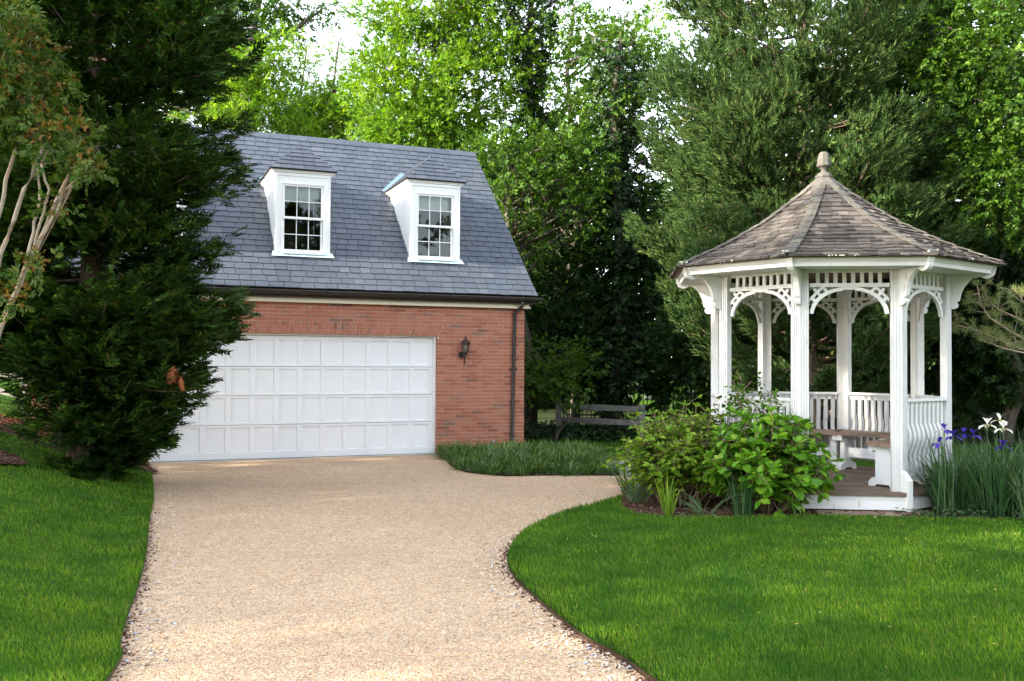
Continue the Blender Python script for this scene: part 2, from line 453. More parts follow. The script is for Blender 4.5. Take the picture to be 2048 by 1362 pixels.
# base ground out to the horizon: finer near the house
def ground_mesh():
    xs = np.concatenate([[-220, -120, -60, -35], np.arange(-24, 24.1, .5), [35, 60, 120, 220]])
    ys = np.concatenate([[-220, -120, -50, -20], np.arange(-9, 40.1, .5), [60, 90, 140, 220]])
    X, Y = np.meshgrid(xs, ys); Z = terr(X, Y) - .09
    V = np.stack([X, Y, Z], -1).reshape(-1, 3); nx = len(xs)
    F = [(j*nx+i, j*nx+i+1, (j+1)*nx+i+1, (j+1)*nx+i) for j in range(len(ys)-1) for i in range(nx-1)]
    return np_mesh('ground', V, np.array(F), M['forest'], True)
tag(link('ground', ground_mesh()), 'dark leafy ground under and beyond the trees', kind='structure')

# driveway: one sheet of gravel, lawns lie on it
def drive_z(x, y): return .006*np.sin(x*1.7+.4*y) + .005*np.sin(y*1.3) + np.zeros_like(x)
drive_poly = [(-1.45,-8), (6.5,-8), (6.5,3), (3.4,9), (3.4,13.9), (1.6,14.3), (.6,14.3), (-.1,14.25), (-.7,14.7), (-1.0,15.6), (-1.25,17.45), (-1.33,17.52), (-5.93,15.66), (-6.3,15.1), (-5.2,12.6), (-4.3,10.4), (-3.6,8.4), (-3.0,6.4), (-2.5,4.6), (-2.1,2)]
drive, _ = sheet('driveway', drive_poly, .35, .0, M['gravel'], fn=drive_z, label='pale tan gravel driveway leading to the garage')

LEDGE = spline(list(zip(EX[1:13], EY[1:13])), 4)
# upper border of the left lawn (mulch line), nearly straight up the bank
LM = [(-5.36,14.25), (-5.58,13.95), (-5.78,13.5), (-5.95,13.15), (-6.2,12.98), (-6.55,12.9), (-7.03,13.05), (-8.0,13.35), (-16,14.2)]
left_lawn_poly = [(-1.5,-6)] + LEDGE[:-1] [:-2] + LM + [(-16,-6)]
left_lawn_poly = [p for p in left_lawn_poly]
left_lawn, LLP = sheet('left_lawn', left_lawn_poly, .28, .042, M['lawn_base'], lip=.02, skirt=.10, label='striped green lawn banking up on the left of the drive')

REDGE = spline([(1.0,-6), (.92,3.0), (.80,4.8), (.74,5.12), (.60,5.52), (.47,5.80), (.35,6.19), (.14,6.98), (.01,7.63), (-.03,8.2), (0.0,8.75), (.14,9.52), (.48,10.45), (.93,11.26), (1.25,11.75), (1.42,12.15)], 4)
BEDGE = spline([(1.42,12.15), (1.34,11.5), (1.30,10.95), (1.40,10.45), (1.75,10.22), (2.3,10.22), (2.9,10.34), (3.7,10.38), (4.4,10.25), (5.5,10.2), (7.0,10.3), (9.0,10.8), (13,12)], 4)
right_lawn_poly = REDGE + BEDGE[1:] + [(13, -6)]
right_lawn, RLP = sheet('right_lawn', right_lawn_poly, .28, .042, M['lawn_base'], lip=.02, skirt=.09, label='green lawn curving round in front of the gazebo')

# planting beds
bed_poly = BEDGE + [(13,16.5), (2.6,15.2), (1.7,13.6), (1.46,12.6)]
sheet('gazebo_bed', bed_poly, .22, .022, M['mulch'], rough=.012, label='brown mulch bed round the gazebo')
mulch_poly = [(-5.62,14.85), (-5.93,15.55), (-7.55,14.90), (-8.6,15.3), (-12,15.4), (-12,13.7), (-8,13.3), (-7.03,13.0), (-6.55,12.85), (-6.2,12.93), (-5.93,13.1), (-5.74,13.5), (-5.54,13.9), (-5.25,14.25)]
sheet('mulch_bed', mulch_poly, .22, .035, M['mulch'], rough=.015, label='brown mulch bed under the dark conifer')
cm_poly = [(-6.95 + 1.15*math.cos(a)*(1+.08*math.sin(3*a)), 11.2 + .72*math.sin(a)*(1+.1*math.cos(2*a))) for a in np.linspace(0, 2*PI, 28)[:-1]]
sheet('mulch_patch', cm_poly, .18, .072, M['mulch'], rough=.012, label='bare mulch patch in the left lawn')
sheet('far_lawn', [(-8.6,15.35), (-12,15.45), (-26,15.5), (-26,34), (-9.6,34), (-9.6,20), (-8.9,17)], .6, .02, M['lawn_base'], label='sunlit strip of lawn beyond the mulch on the far left')
back_poly = [(.85,18.6), (2.0,16.2), (1.75,14.5), (2.6,15.3), (6,15.8), (13,16.6), (13,20.6), (6,20.8), (.6,20.9)]
back_lawn, BLP = sheet('back_lawn', back_poly, .4, .0, M['lawn_base'], label='dark shaded lawn behind the planting by the garage')
lir_poly = [(-1.27,17.30), (-1.0,15.9), (-.72,14.75), (-.1,14.28), (.6,14.33), (1.45,14.35), (1.62,14.9), (1.55,16.5), (1.2,18.2), (.55,18.0)]
sheet('border_soil', lir_poly, .3, .012, M['soil'], rough=.01, label='dark soil strip under the grassy border by the garage')

# flat stones
def flat_stone(name, cx, cy, pts, z0, z1, m, label, group=None):
    b = MB(); n = len(pts)
    lo = [(x, y, z0) for x, y in pts]; up = [(x, y, z1-.012) for x, y in pts]; top = [(x*.95, y*.95, z1) for x, y in pts]
    b.add(lo+up+top, [tuple(range(n))[::-1]] + [(i, (i+1) % n, n+(i+1) % n, n+i) for i in range(n)] + [(n+i, n+(i+1) % n, 2*n+(i+1) % n, 2*n+i) for i in range(n)] + [tuple(range(2*n, 3*n))])
    o = b.build(name, m); o.location = (cx, cy, 0); return tag(o, label, 'stone', group)
flat_stone('stepping_stone', 4.0, 10.62, [(-.62,-.16), (.60,-.20), (.66,.16), (-.58,.20)], -.02, .052, M['stone'], 'flat brown stone step lying in front of the gazebo floor')
flat_stone('paving_stone', 1.98, 14.75, [(-.34,-.25), (.20,-.30), (.36,.10), (.12,.30), (-.30,.22)], -.02, .045, M['path_stone'], 'nearer pale stepping stone between grassy border and shrubs', 'stepping stones by the border')
flat_stone('paving_stone', 1.95, 15.75, [(-.30,-.22), (.24,-.26), (.33,.12), (-.06,.30), (-.33,.18)], -.02, .05, M['path_stone'], 'farther pale stepping stone behind the grassy border', 'stepping stones by the border')
# ------------------------------------------------------------------ garage
HY = 0.38329
house = thing('garage', (-3.66517, 16.60257, 0), 'red brick garage with blue grey slate roof, dormers and wide white door', 'garage', rz=HY)
HWX, DEP = 4.213, 6.92
DW, DH = 2.44, 2.153
EZ, EYO = 2.936, -.166            # eave edge of the slates
RZ, RYO = 6.407, 3.45             # ridge
SL = (RZ - EZ) / (RYO - EYO)
rnd = random.Random(7)
def roofz(y): return EZ + SL * (y - EYO)

# walls: mortar cores with the brick set proud
b = MB()
b.box(((DW+.04+HWX-.008)/2, .12, 1.43), (HWX-.048-DW, .216, 3.06))
b.box((-(DW+.04+HWX-.008)/2, .12, 1.43), (HWX-.048-DW, .216, 3.06))
b.box((0, .12, (DH+.02+2.96)/2), (2*DW+.08, .216, 2.96-DH-.02))
b.box((HWX-.12, DEP/2, 1.43), (.216, DEP-.46, 3.06)); b.box((-HWX+.12, DEP/2, 1.43), (.216, DEP-.46, 3.06))
b.box((0, DEP-.12, 1.43), (2*HWX-.016, .216, 3.06))
for s in (-1, 1):      # gables
    x = s*(HWX-.12)
    b.hexa([(x-.1, .23, 2.96), (x-.1, DEP-.24, 2.96), (x-.1, RYO, RZ-.22)], [(x+.1, .23, 2.96), (x+.1, DEP-.24, 2.96), (x+.1, RYO, RZ-.22)])
b.build('wall', M['mortar'], house)

CO, BL = .0669, .2133             # course height and brick length with joint
JT = .0125
full_b = MB(); full_b.box((0, .052, 0), (BL-JT, .104, CO-JT)); full_me = full_b.mesh('brick', M['brick'])
arch_top = lambda x: 2.418
def in_arch(x): return abs(x) < 2.51 + .10
bricks_part = []; stuffb = MB()
def brick(x0, x1, k, part):
    z = k*CO + CO/2 - .02; w = x1 - x0 - JT
    if w < .025: return
    if part:
        if abs(w - (BL-JT)) < .002: o = link('brick', full_me, house)
        else:
            q = MB(); q.box((0, .052, 0), (w, .104, CO-JT)); o = q.build('brick', M['brick'], house)
        o.location = ((x0+x1)/2, rnd.uniform(-.002, .002), z)
    else:
        stuffb.box(((x0+x1)/2, .052 + rnd.uniform(-.002, .002), z), (w, .104, CO-JT))
npart = 0
nrow = int(2.80/CO)
todo = []
for k in range(nrow):
    z0 = k*CO - .02; z1 = z0 + CO
    off = 0 if k % 2 == 0 else BL/2
    if z1 <= DH + .012: spans = [(-HWX, -DW-.03), (DW+.03, HWX)]
    elif z0 < 2.383 - .01:
        xe = 2.500 + (z0 + CO/2 - DH)*.40
        spans = [(-HWX, -xe), (xe, HWX)]
    else: spans = [(-HWX, HWX)]
    for a, e in spans:
        n = math.floor((a + HWX - off)/BL); x = -HWX + off + n*BL
        cuts = [a]
        while x < e:
            if x > a + .05 and x < e - .05: cuts.append(x)
            x += BL
        cuts.append(e)
        todo += [(c0, c1, k) for c0, c1 in zip(cuts, cuts[1:])]
# the 300 bricks that show largest: right hand pier, near edge first
pier = sorted([t_ for t_ in todo if t_[0] > DW and t_[1]-t_[0] > .09], key=lambda t_: (t_[0] > 3.9, t_[0] + .004*t_[2]))
pick = set(pier[:300])
for t_ in todo: brick(*t_, t_ in pick)
# jack arch over the door: splayed bricks on end, two to a column, joints staggered
ncol = 74
am = MB()
for i in range(ncol):
    u0, u1 = -1 + 2*i/ncol, -1 + 2*(i+1)/ncol
    def px(u, z): return u * (2.495 + (z - DH) * .40)
    zb, zt = DH + .020, 2.381
    zm = zb + (zt - zb) * (.36 if i % 2 else .64)
    g = JT/2
    for za, ze in ((zb, zm - g), (zm + g, zt)):
        q = MB()
        y0 = rnd.uniform(-.003, .002)
        lo = [(px(u0, za)+g, y0, za), (px(u1, za)-g, y0, za), (px(u1, ze)-g, y0, ze), (px(u0, ze)+g, y0, ze)]
        hi = [(x, .10, z) for x, _, z in lo]
        q.hexa(lo, hi)
        if u0 > -.25: q.build('arch_brick', M['brick'], house)
        else: am.add(q.v, q.f)
am.build('arch_brickwork', M['brick'], house)['kind'] = 'stuff'
# right wall corner returns
for k in range(nrow):
    off = BL/2 if k % 2 == 0 else 0
    y = .105
    z = k*CO + CO/2 - .02
    y1 = y + (.10 if k % 2 else .10)
    while y < DEP - .1:
        ye = min(y + (BL if y > .11 else BL*.5 + off*.0), DEP)
        for s in (1, -1): stuffb.box((s*(HWX-.052), (y+ye)/2, z), (.104, ye-y-JT, CO-JT))
        y = ye
# gable bricks are hidden; frieze courses close the top
stuffb.build('brickwork', M['brick'], house)['kind'] = 'stuff'
# return of the reveal (brick ends inside the opening)
q = MB()
for k in range(int(DH/CO)+1):
    z = k*CO + CO/2 - .02
    for s in (1, -1): q.box((s*(DW+.03+.05), .16, z), (.10, .10, CO-JT))
q.build('reveal_brickwork', M['brick'], house)['kind'] = 'stuff'

# ---- garage door
gd = thing('garage_door', (0, .135, 0), None, None); gd.parent = house
gd_body = MB()
rows, cols = 4, 12
rail_b, rail = .115, .078
ph = (DH - .03 - rail_b - .075 - 3*rail) / rows
pw_pitch = (2*DW - .05) / cols; stile = .085
zz = .012
panel_mb = MB()
x_in = DW - .012
def ring_rail(z0, z1): gd_body.box((0, .022, (z0+z1)/2), (2*x_in, .044, z1-z0))
zc = zz
zb = []
ring_rail(zc, zc+rail_b); zc += rail_b
for r_ in range(rows):
    zb.append((zc, zc+ph)); zc += ph
    h = rail if r_ < rows-1 else .075
    if r_ < rows-1:
        ring_rail(zc, zc+h/2-.004); ring_rail(zc+h/2+.004, zc+h)
    else: ring_rail(zc, zc+h)
    zc += h
for z0, z1 in zb:
    for i in range(cols+1):
        xc = -x_in + i*(2*x_in)/cols
        w = stile if 0 < i < cols else stile*.9
        xc = min(max(xc, -x_in + w/2), x_in - w/2)
        gd_body.box((xc, .0225, (z0+z1)/2), (w, .043, z1-z0))
o = gd_body.build('door_frame', M['door_white'], gd)
# one recessed panel with a sloped moulding, shared by all 48
pw = 2*x_in/cols - stile
q = MB()
def rect(w, h, y): return [(-w/2, y, -h/2), (w/2, y, -h/2), (w/2, y, h/2), (-w/2, y, h/2)]
r0, r1, r2, r3 = rect(pw, ph, .004), rect(pw-.008, ph-.008, .022), rect(pw-.016, ph-.016, .0215), rect(pw, ph, .042)
q.add(r0+r1+r2+r3, [(0,1,5,4),(1,2,6,5),(2,3,7,6),(3,0,4,7),(4,5,9,8),(5,6,10,9),(6,7,11,10),(7,4,8,11),(8,9,10,11),(15,14,13,12)])
pm = q.mesh('door_panel', M['door_white'])
for z0, z1 in zb:
    for i in range(cols):
        xa = -x_in + (i + .5)*(2*x_in)/cols
        if i == 0: xa += stile*.05
        if i == cols-1: xa -= stile*.05
        o = link('door_panel', pm, gd); o.location = (xa, 0, (z0+z1)/2)
q = MB(); q.box((-1.947, -.03, .622), (.11, .022, .018)); q.tube([(-1.947, .0, .622), (-1.947, -.03, .622)], .008, 6)
q.box((-1.947, -.003, .70), (.02, .006, .13)); q.build('door_handle', M['black_metal'], gd)
q = MB(); q.box((0, .018, .0095), (2*x_in, .030, .005)); q.build('bottom_seal', M['black_metal'], gd)
# frame round the door, sill
q = MB(); 
for s in (1, -1): q.box((s*(DW-.012+.021), .105, DH/2+.004), (.042, .055, DH-.012))
q.box((0, .105, DH+.004-.001), (2*DW+.06, .058, .030)); q.build('door_casing', M['white'], house)
q = MB(); q.box((0, .07, -.025), (2*DW+.12, .34, .062)); q.build('sill', M['concrete'], house)
q = MB(); q.box((0, .20, DH/2), (2*DW+.3, .03, DH+.2)); q.build('door_backing', M['dark_room'], house)

# ---- eaves: frieze board, gutter with hangers, downspout
q = MB(); q.box((0, -.035, 2.80), (2*HWX+.14, .066, .155)); q.box((0, -.052, 2.725), (2*HWX+.16, .10, .026)); q.box((0,-.06,2.875), (2*HWX+.16,.12,.03))
q.build('frieze_board', M['cream'], house)
def gutter_arc(r, z): return [(-.175 + r*math.cos(a), z + r*math.sin(a)) for a in np.linspace(PI, 2*PI, 9)]
q = MB(); q.band(gutter_arc(.066, 2.905), gutter_arc(.060, 2.905), (0,0,0), (0,1,0), (0,0,1), (1,0,0), -HWX-.28, HWX+.27)
q.tube([(-HWX-.28, -.243, 2.905), (HWX+.27, -.243, 2.905)], .010, 6)
q.add([(HWX+.272, -.24, 2.905), (HWX+.272, -.11, 2.905), (HWX+.272, -.13, 2.86), (HWX+.272, -.175, 2.839), (HWX+.272, -.22, 2.86)], [(0,4,3,2,1)])
q.build('gutter', M['bronze'], house)
hm_ = MB(); hm_.band(gutter_arc(.073, 2.905), gutter_arc(.067, 2.905), (0,0,0), (0,1,0), (0,0,1), (1,0,0), -.018, .018)
hm_.box((0, -.175, 2.832), (.03, .02, .018)); hme = hm_.mesh('gutter_hanger', M['bronze'])
for i in range(11):
    o = link('gutter_hanger', hme, house); o.location = (-4.1 + i*.82, 0, 0)
q = MB()
q.tube([(4.09,-.175,2.86), (4.09,-.175,2.77), (4.075,-.165,2.735), (4.01,-.06,2.66), (3.99,-.045,2.62), (3.985,-.045,2.45), (3.965,-.045,1.30), (3.945,-.045,.10), (3.945,-.08,.02)], [.034]*9, 8)
for z in (2.62, 1.564, .33): q.tube([(3.987-.017*(2.6-z), -.045, z-.014), (3.987-.017*(2.6-z), -.045, z+.014)], .043, 8)
q.box((3.97, -.02, 1.564), (.17, .012, .03))
q.build('downspout', M['bronze'], house, True)

# ---- roof
def roof_deck():
    q = MB(); t = .12
    for s in (0, 1):
        f = (lambda y: y) if s == 0 else (lambda y: 2*RYO - y)
        lo = [(-HWX-.19, f(EYO+.03), EZ-.02), (HWX+.19, f(EYO+.03), EZ-.02), (HWX+.19, f(RYO), RZ-.03), (-HWX-.19, f(RYO), RZ-.03)]
        q.hexa([(x, y, z-t) for x, y, z in lo], lo)
    return q
roof = roof_deck().build('roof', M['dark_room'], house)
# slates: wedge shaped pieces, laid in courses and overlapping
def piece(P, x0, x1, x0t, x1t, s0, s1, t0, t1, sag=(0, 0)):
    """P(x, s, n): point on the facet at x along, s up the slope, n above it"""
    lo = [P(x0, s0+sag[0], .003), P(x1, s0+sag[1], .003), P(x1t, s1, -.006), P(x0t, s1, -.006)]
    hi = [P(x0, s0+sag[0], t0), P(x1, s0+sag[1], t0), P(x1t, s1, t1), P(x0t, s1, t1)]
    return lo, hi
SLN = math.hypot(RZ-EZ, RYO-EYO)
ey_, ez_ = (RYO-EYO)/SLN, (RZ-EZ)/SLN
def PF(x, s, n):     # main slope; the lowest courses kick out a little
    k = .020 * max(0, 1 - s/.45)**2
    return (x, EYO + ey_*s - ez_*(n+k), EZ + ez_*s + ey_*(n+k))
NR = 30; EXP = SLN/NR
DX = [-2.40, .085, 2.572]
DY0, DZ0, DZE = .533, 3.607, 5.105      # dormer face plane, foot and eave height
allsl = []
for r_ in range(NR):
    x = -HWX - .20 - rnd.uniform(0, .22)
    while x < HWX + .2:
        w = rnd.choice((.19, .21, .23, .25, .27))
        x0, x1 = max(x, -HWX-.2), min(x+w, HWX+.2)
        if HWX + .2 - x1 < .08: x1 = HWX + .2
        s0 = r_*EXP
        x = x + w if x1 < HWX + .2 else 99
        if x1 - x0 < .05: continue
        # leave out what stands under a dormer
        zc_ = EZ + ez_*(s0+EXP*.5); xm = (x0+x1)/2
        if any(abs(xm-d) < .40 and DZ0+.05 < zc_ < DZE-.05 for d in DX): continue
        allsl.append((r_, x0, x1, s0))
vis = sorted([a for a in allsl if a[1] > -1.05 and a[0] <= 15], key=lambda a: (a[0], a[1]))
pick = set(vis[:300]); sm_ = MB()
for a in allsl:
    r_, x0, x1, s0 = a
    g = .0045
    lo, hi = piece(PF, x0+g, x1-g, x0+g, x1-g, s0 + rnd.uniform(-.008, .004), min(s0+EXP*1.35, SLN), .0175 + rnd.uniform(-.002, .004), .003, (rnd.uniform(-.004,.004), rnd.uniform(-.004,.004)))
    q = MB() if a in pick else sm_
    q.hexa(lo, hi)
    if a in pick: q.build('slate', M['slate'], roof)
o = sm_.build('slates', M['slate'], roof); o['kind'] = 'stuff'
# back slope, plain courses
q = MB()
for r_ in range(NR):
    s0 = r_*EXP
    for i in range(16):
        xa = -HWX-.2 + i*(2*HWX+.4)/16
        lo, hi = piece(lambda x, s, n: (x, 2*RYO - PF(x, s, n)[1], PF(x, s, n)[2]), xa, xa+.525, xa, xa+.525, s0, min(s0+EXP*1.3, SLN), .014, .003)
        q.hexa(hi, lo)
q.build('back_slates', M['slate'], roof)['kind'] = 'stuff'
# ridge slates
x = -HWX-.2
while x < HWX+.19:
    w = min(.39, HWX+.2-x)
    q = MB()
    for f in ((lambda y: y), (lambda y: 2*RYO-y)):
        lo = [(x+.003, f(RYO-.13), RZ-.13*SL+.018), (x+w-.003, f(RYO-.13), RZ-.13*SL+.018), (x+w-.003, RYO, RZ+.020), (x+.003, RYO, RZ+.020)]
        q.hexa(lo, [(a_, b_, c_+.016) for a_, b_, c_ in lo])
    q.build('ridge_slate', M['slate'], roof); x += .39

# ---- dormers
def dormer(cx):
    d = thing('dormer', (cx, DY0, 0), None, None); d.parent = house
    hw = .485
    yr = lambda z: EYO + (z-EZ)/SL - DY0        # where the main roof reaches height z (local y)
    zt = DZE - .02
    # cheeks: boarded triangles
    for s in (-1, 1):
        q = MB()
        nb = 7
        for i in range(nb):          # vertical boards
            za = DZ0
            ya, yb = .012 + i*(yr(zt)-.012)/nb, .012 + (i+1)*(yr(zt)-.012)/nb - .006
            zl = lambda y: EZ + SL*(y + DY0 - EYO) - .03
            x0, x1 = s*(hw-.03), s*(hw + (-.003 if i % 2 else .003))
            lo = [(x0, ya, zl(ya)), (x1, ya, zl(ya)), (x1, yb, zl(yb)), (x0, yb, zl(yb))]
            hi = [(x0, ya, zt), (x1, ya, zt), (x1, yb, zt), (x0, yb, zt)]
            q.hexa(lo, hi)
        q.box((s*(hw-.045), .5, zt-.1), (.02, .9, .15))
        q.build('cheek', M['white'], d)
        # stepped flashing where the cheek meets the slates
    # casing round the window: two jambs, head, sill, with a thin backband
    wx, w0, w1 = .362, DZ0+.052, 4.868
    q = MB()
    for s in (-1, 1):
        q.box((s*(hw+wx+.003)/2, 0, (DZ0+zt)/2), (hw-wx+.003, .05, zt-DZ0))
        q.box((s*(hw-.010), -.032, (DZ0+zt)/2+.01), (.030, .018, zt-DZ0-.03))
        q.box((s*(wx+.016), -.030, (w0+w1)/2), (.022, .014, w1-w0))
    q.box((0, -.001, (w1+zt)/2), (2*wx, .05, zt-w1)); q.box((0, -.031, w1+.012), (2*wx+.05, .016, .022))
    q.box((0, -.025, zt-.045), (2*hw+.012, .034, .05))
    q.build('casing', M['white'], d)
    q = MB(); q.box((0, -.035, DZ0+.025), (2*wx+.02, .10, .042)); q.build('sill', M['white'], d)
    # sashes 3 wide, 2 high each, lower one set behind
    def sash(z0, z1, y, name):
        fr = .034
        q = MB()
        for s in (-1, 1): q.box((s*(wx-fr/2-.004), y, (z0+z1)/2), (fr, .032, z1-z0))
        for z, h in ((z0+fr*.6, fr*1.2), (z1-fr/2, fr)): q.box((0, y, z), (2*wx-2*fr-.008, .030, h))
        xa, za, zb_ = wx-fr-.004, z0+fr*1.2, z1-fr
        for i in (1, 2): q.box((-xa+2*xa*i/3, y-.004, (za+zb_)/2), (.013, .022, zb_-za))
        q.box((0, y-.0035, (za+zb_)/2), (2*xa, .0205, .013))
        q.build(name, M['white'], d)
        for i in range(3):
            for j in range(2):
                g = MB(); g.box((-xa+2*xa*(i+.5)/3, y+.004, za+(zb_-za)*(j+.5)/2), (2*xa/3-.014, .004, (zb_-za)/2-.014)); g.build('pane', M['glass'], d)
    zm = 4.262
    sash(zm-.015, w1, -.004, 'upper_sash'); sash(w0, zm+.018, .034, 'lower_sash')
    # blind and cord inside
    q = MB(); q.box((0, .10, w1-.13), (.60, .012, .30)); q.box((-.23, .088, w1-.10), (.03, .01, .2)); q.box((.17, .088, w1-.10), (.03, .01, .2)); q.tube([(.21, .085, w1-.25), (.215, .085, w1-.92)], .004, 4)
    q.build('blind', M['blind'], d)
    # room behind the glass
    q = MB(); q.box((0, 1.9, 4.35), (2.0, .03, 1.7)); q.box((0, 1.0, 3.5), (2.0, 1.8, .02)); q.build('room_wall', M['dark_room'], d)
    q = MB(); q.box((-.32, .45, 4.0), (.05, .3, .9)); q.build('curtain_board', M['room_wood'], d)
    # cornice (three steps) and eaves
    q = MB()
    for k, (ov, z, h) in enumerate(((.030, DZE-.050, .034), (.060, DZE-.020, .026), (.088, DZE+.008, .030))):
        yb = yr(z)+.05
        q.box((0, (yb-ov)/2, z), (2*(hw+ov), yb+ov, h))
    q.build('cornice', M['white'], d)
    # hipped slate roof
    ze = DZE + .024; ov = .100; hx = hw + ov
    pitch = 1.0
    za = ze + hx*pitch*.86
    rise = za - ze
    yf = -ov; ya = yf + .38
    rb = yr(za) + .08
    q = MB()
    V = [(-hx, yf, ze), (hx, yf, ze), (0, ya, za), (0, rb, za), (-hx, yr(ze)+.04, ze), (hx, yr(ze)+.04, ze)]
    q.add(V + [(x, y, z-.02) for x, y, z in V], [(0,1,2), (1,5,3,2), (4,0,2,3), (6,8,7), (7,8,9,11), (10,9,8,6), (0,6,7,1), (1,7,11,5), (4,10,6,0)])
    q.build('hip_roof', M['dark_room'], d)
    ns = 6; sl = math.hypot(hx, rise)
    cs, sn = hx/sl, rise/sl
    slf = math.hypot(.38, rise); cf, sf = .38/slf, rise/slf
    def facet(P, wid, end):      # wid(s): half extents (left, right) at slope distance s
        for r_ in range(ns):
            s0, s1 = r_*sl/ns, min((r_+1.3)*sl/ns, sl*.995)
            l0, r0 = wid(s0); l1, r1 = wid(s1)
            n = max(1, round((r0-l0)/.215)); off = (r_ % 2)*.5
            xs = [l0] + [l0 + (r0-l0)*(i+off)/n for i in range(0 if off else 1, n) if .06 < l0 + (r0-l0)*(i+off)/n - l0 < r0-l0-.06] + [r0]
            for i in range(len(xs)-1):
                xa, xb = xs[i]+.003*(i > 0), xs[i+1]-.003*(i < len(xs)-2)
                ta = xa if i > 0 else l1; tb = xb if i < len(xs)-2 else r1
                ta, tb = min(max(ta, l1), r1), min(max(tb, l1), r1)
                if tb - ta < .004: tb = ta + .004
                lo, hi = piece(P, xa, xb, ta, tb, s0 - (.012 if r_ == 0 else 0), s1, .017 + rnd.uniform(0, .003), .003)
                g = MB(); g.hexa(lo, hi); g.build('dormer_slate', M['slate'], d)
    facet(lambda x, s, n: (x, yf + cf*s*slf/sl - sf*n - .006, ze + sf*s*slf/sl + cf*n + .006), lambda s: (-hx*(1-s/sl)-.026, hx*(1-s/sl)+.026), 0)
    for sg in (1, -1):
        def wid(s, sg=sg):
            f = yf + .38*s/sl; e = min(yr(ze + sn*s)+.02, 9)
            return (f, e) if sg == 1 else (-e, -f)
        facet(lambda x, s, n, sg=sg: (sg*(hx - cs*s + sn*n), sg*x, ze + sn*s + cs*n), wid, 1)
    # little ridge roll, hip lines, apron flashing at the foot
    q = MB(); q.tube([(0, ya-.02, za+.022), (0, rb, za+.022)], .016, 6); q.build('ridge_roll', M['slate'], d)
    q = MB()
    for x0, x1 in ((-hw-.07, hw+.075),):
        P0 = lambda x, s, n: (x, yr(DZ0) - .03 + ey_*s - ez_*n, DZ0 + ez_*s + ey_*n)
        lo = [P0(x0, -.085, .016), P0(x1, -.085, .016), P0(x1-.03, .05, .022), P0(x0+.03, .05, .022)]
        hi = [P0(x0, -.085, .021), P0(x1, -.085, .021), P0(x1-.03, .05, .028), P0(x0+.03, .05, .028)]
        q.hexa(lo, hi)
    q.build('apron_flashing', M['copper'], d)
    # valley flashing at the back of the left eave
    q = MB()
    for s in (-1, 1):
        a_ = Vector((s*(hx+.02), yr(ze)-.05, ze+.0)); b_ = Vector((s*.06, yr(za)-.02, za+.0)); nn = Vector((0, -ez_, ey_))
        ax = (b_-a_); sd = nn.cross(ax).normalized()*.05
        q.hexa([a_-sd+nn*.01, a_+sd+nn*.01, b_+sd+nn*.01, b_-sd+nn*.01], [a_-sd+nn*.024, a_+sd+nn*.024, b_+sd+nn*.024, b_-sd+nn*.024])
    q.build('valley_flashing', M['lead'], d)
    return d
for cx in DX: dormer(cx)

# ---- wall lantern
hm = Matrix.Translation(house.location) @ Matrix.Rotation(HY, 4, 'Z')
lw_ = thing('wall_lantern', hm @ Vector((2.975, -.0, 1.80)), 'black carriage lantern with glass panes on the brick wall by the garage door', 'lantern', rz=HY)
q = MB(); q.lathe([(.0,-.02), (.052,-.018), (.058,0), (.052,.02), (0,.022)], 12); 
v_ = [(x, z*-1 if False else -y_-.02, z) for x, y_, z in [(p[0], p[2], p[1]) for p in q.v]]
q.v = [(x-.045, y*.6, z+.03) for x, y, z in v_]; q.build('back_plate', M['black_metal'], lw_)
q = MB(); q.tube([(-.04,-.01,.02), (-.03,-.07,-.02), (-.005,-.12,-.01), (0,-.135,.055)], [.022,.02,.018,.02], 8)
q.tube([(0,-.11,-.02), (-.004,-.10,-.09), (-.010,-.085,-.16), (-.014,-.075,-.21)], [.017,.013,.008,.003], 6); q.build('bracket', M['black_metal'], lw_, True)
LC = (0, -.135, 0)
q = MB()
q.lathe([(.0,.045), (.035,.045), (.048,.065), (.050,.08), (.0,.08)], 6, LC)
for k in range(6):
    a = 2*PI*k/6
    q.tube([(LC[0]+.048*math.cos(a), LC[1]+.048*math.sin(a), .078), (LC[0]+.082*math.cos(a), LC[1]+.082*math.sin(a), .235)], .006, 4)
q.lathe([(.0,.232), (.092,.232), (.096,.246), (.078,.262), (.050,.292), (.022,.306), (.010,.318), (.022,.330), (.010,.343), (.016,.356), (.005,.372), (.003,.40), (.0,.402)], 12, LC)
q.build('lantern_frame', M['black_metal'], lw_)
q = MB(); q.lathe([(.044,.082), (.078,.232)], 6, LC); q.f = q.f[:6]; q.build('lantern_glass', M['glass'], lw_)
q = MB(); q.lathe([(.012,.08), (.014,.11), (.026,.15), (.028,.18), (.018,.205), (.0,.212)], 8, LC); q.build('bulb', M['blind'], lw_, True)
q = MB(); q.box((3.56, -.05, .20), (.05, .09, .07)); q.tube([(3.56,-.09,.21), (3.56,-.13,.19)], .018, 6)
sp_ = q.build('hose_tap', M['concrete'], house)
# ------------------------------------------------------------------ gazebo
GX, GY, GROT = 3.98181, 12.15095, -0.10963
gaz = thing('gazebo', (GX, GY, 0), 'white octagonal garden gazebo with weathered wooden shingle roof and acorn finial', 'gazebo')
C8, S8 = math.cos(PI/8), math.sin(PI/8)
def hang(k): return R(-112.5 + 45*k) + GROT            # direction of post k
def fang(k): return hang(k) + PI/8                      # outward normal of bay k (between post k and k+1)
def dirv(a): return Vector((math.cos(a), math.sin(a), 0))
UP = Vector((0, 0, 1))
ZD = .263
rg = random.Random(11)
PR = 1.42
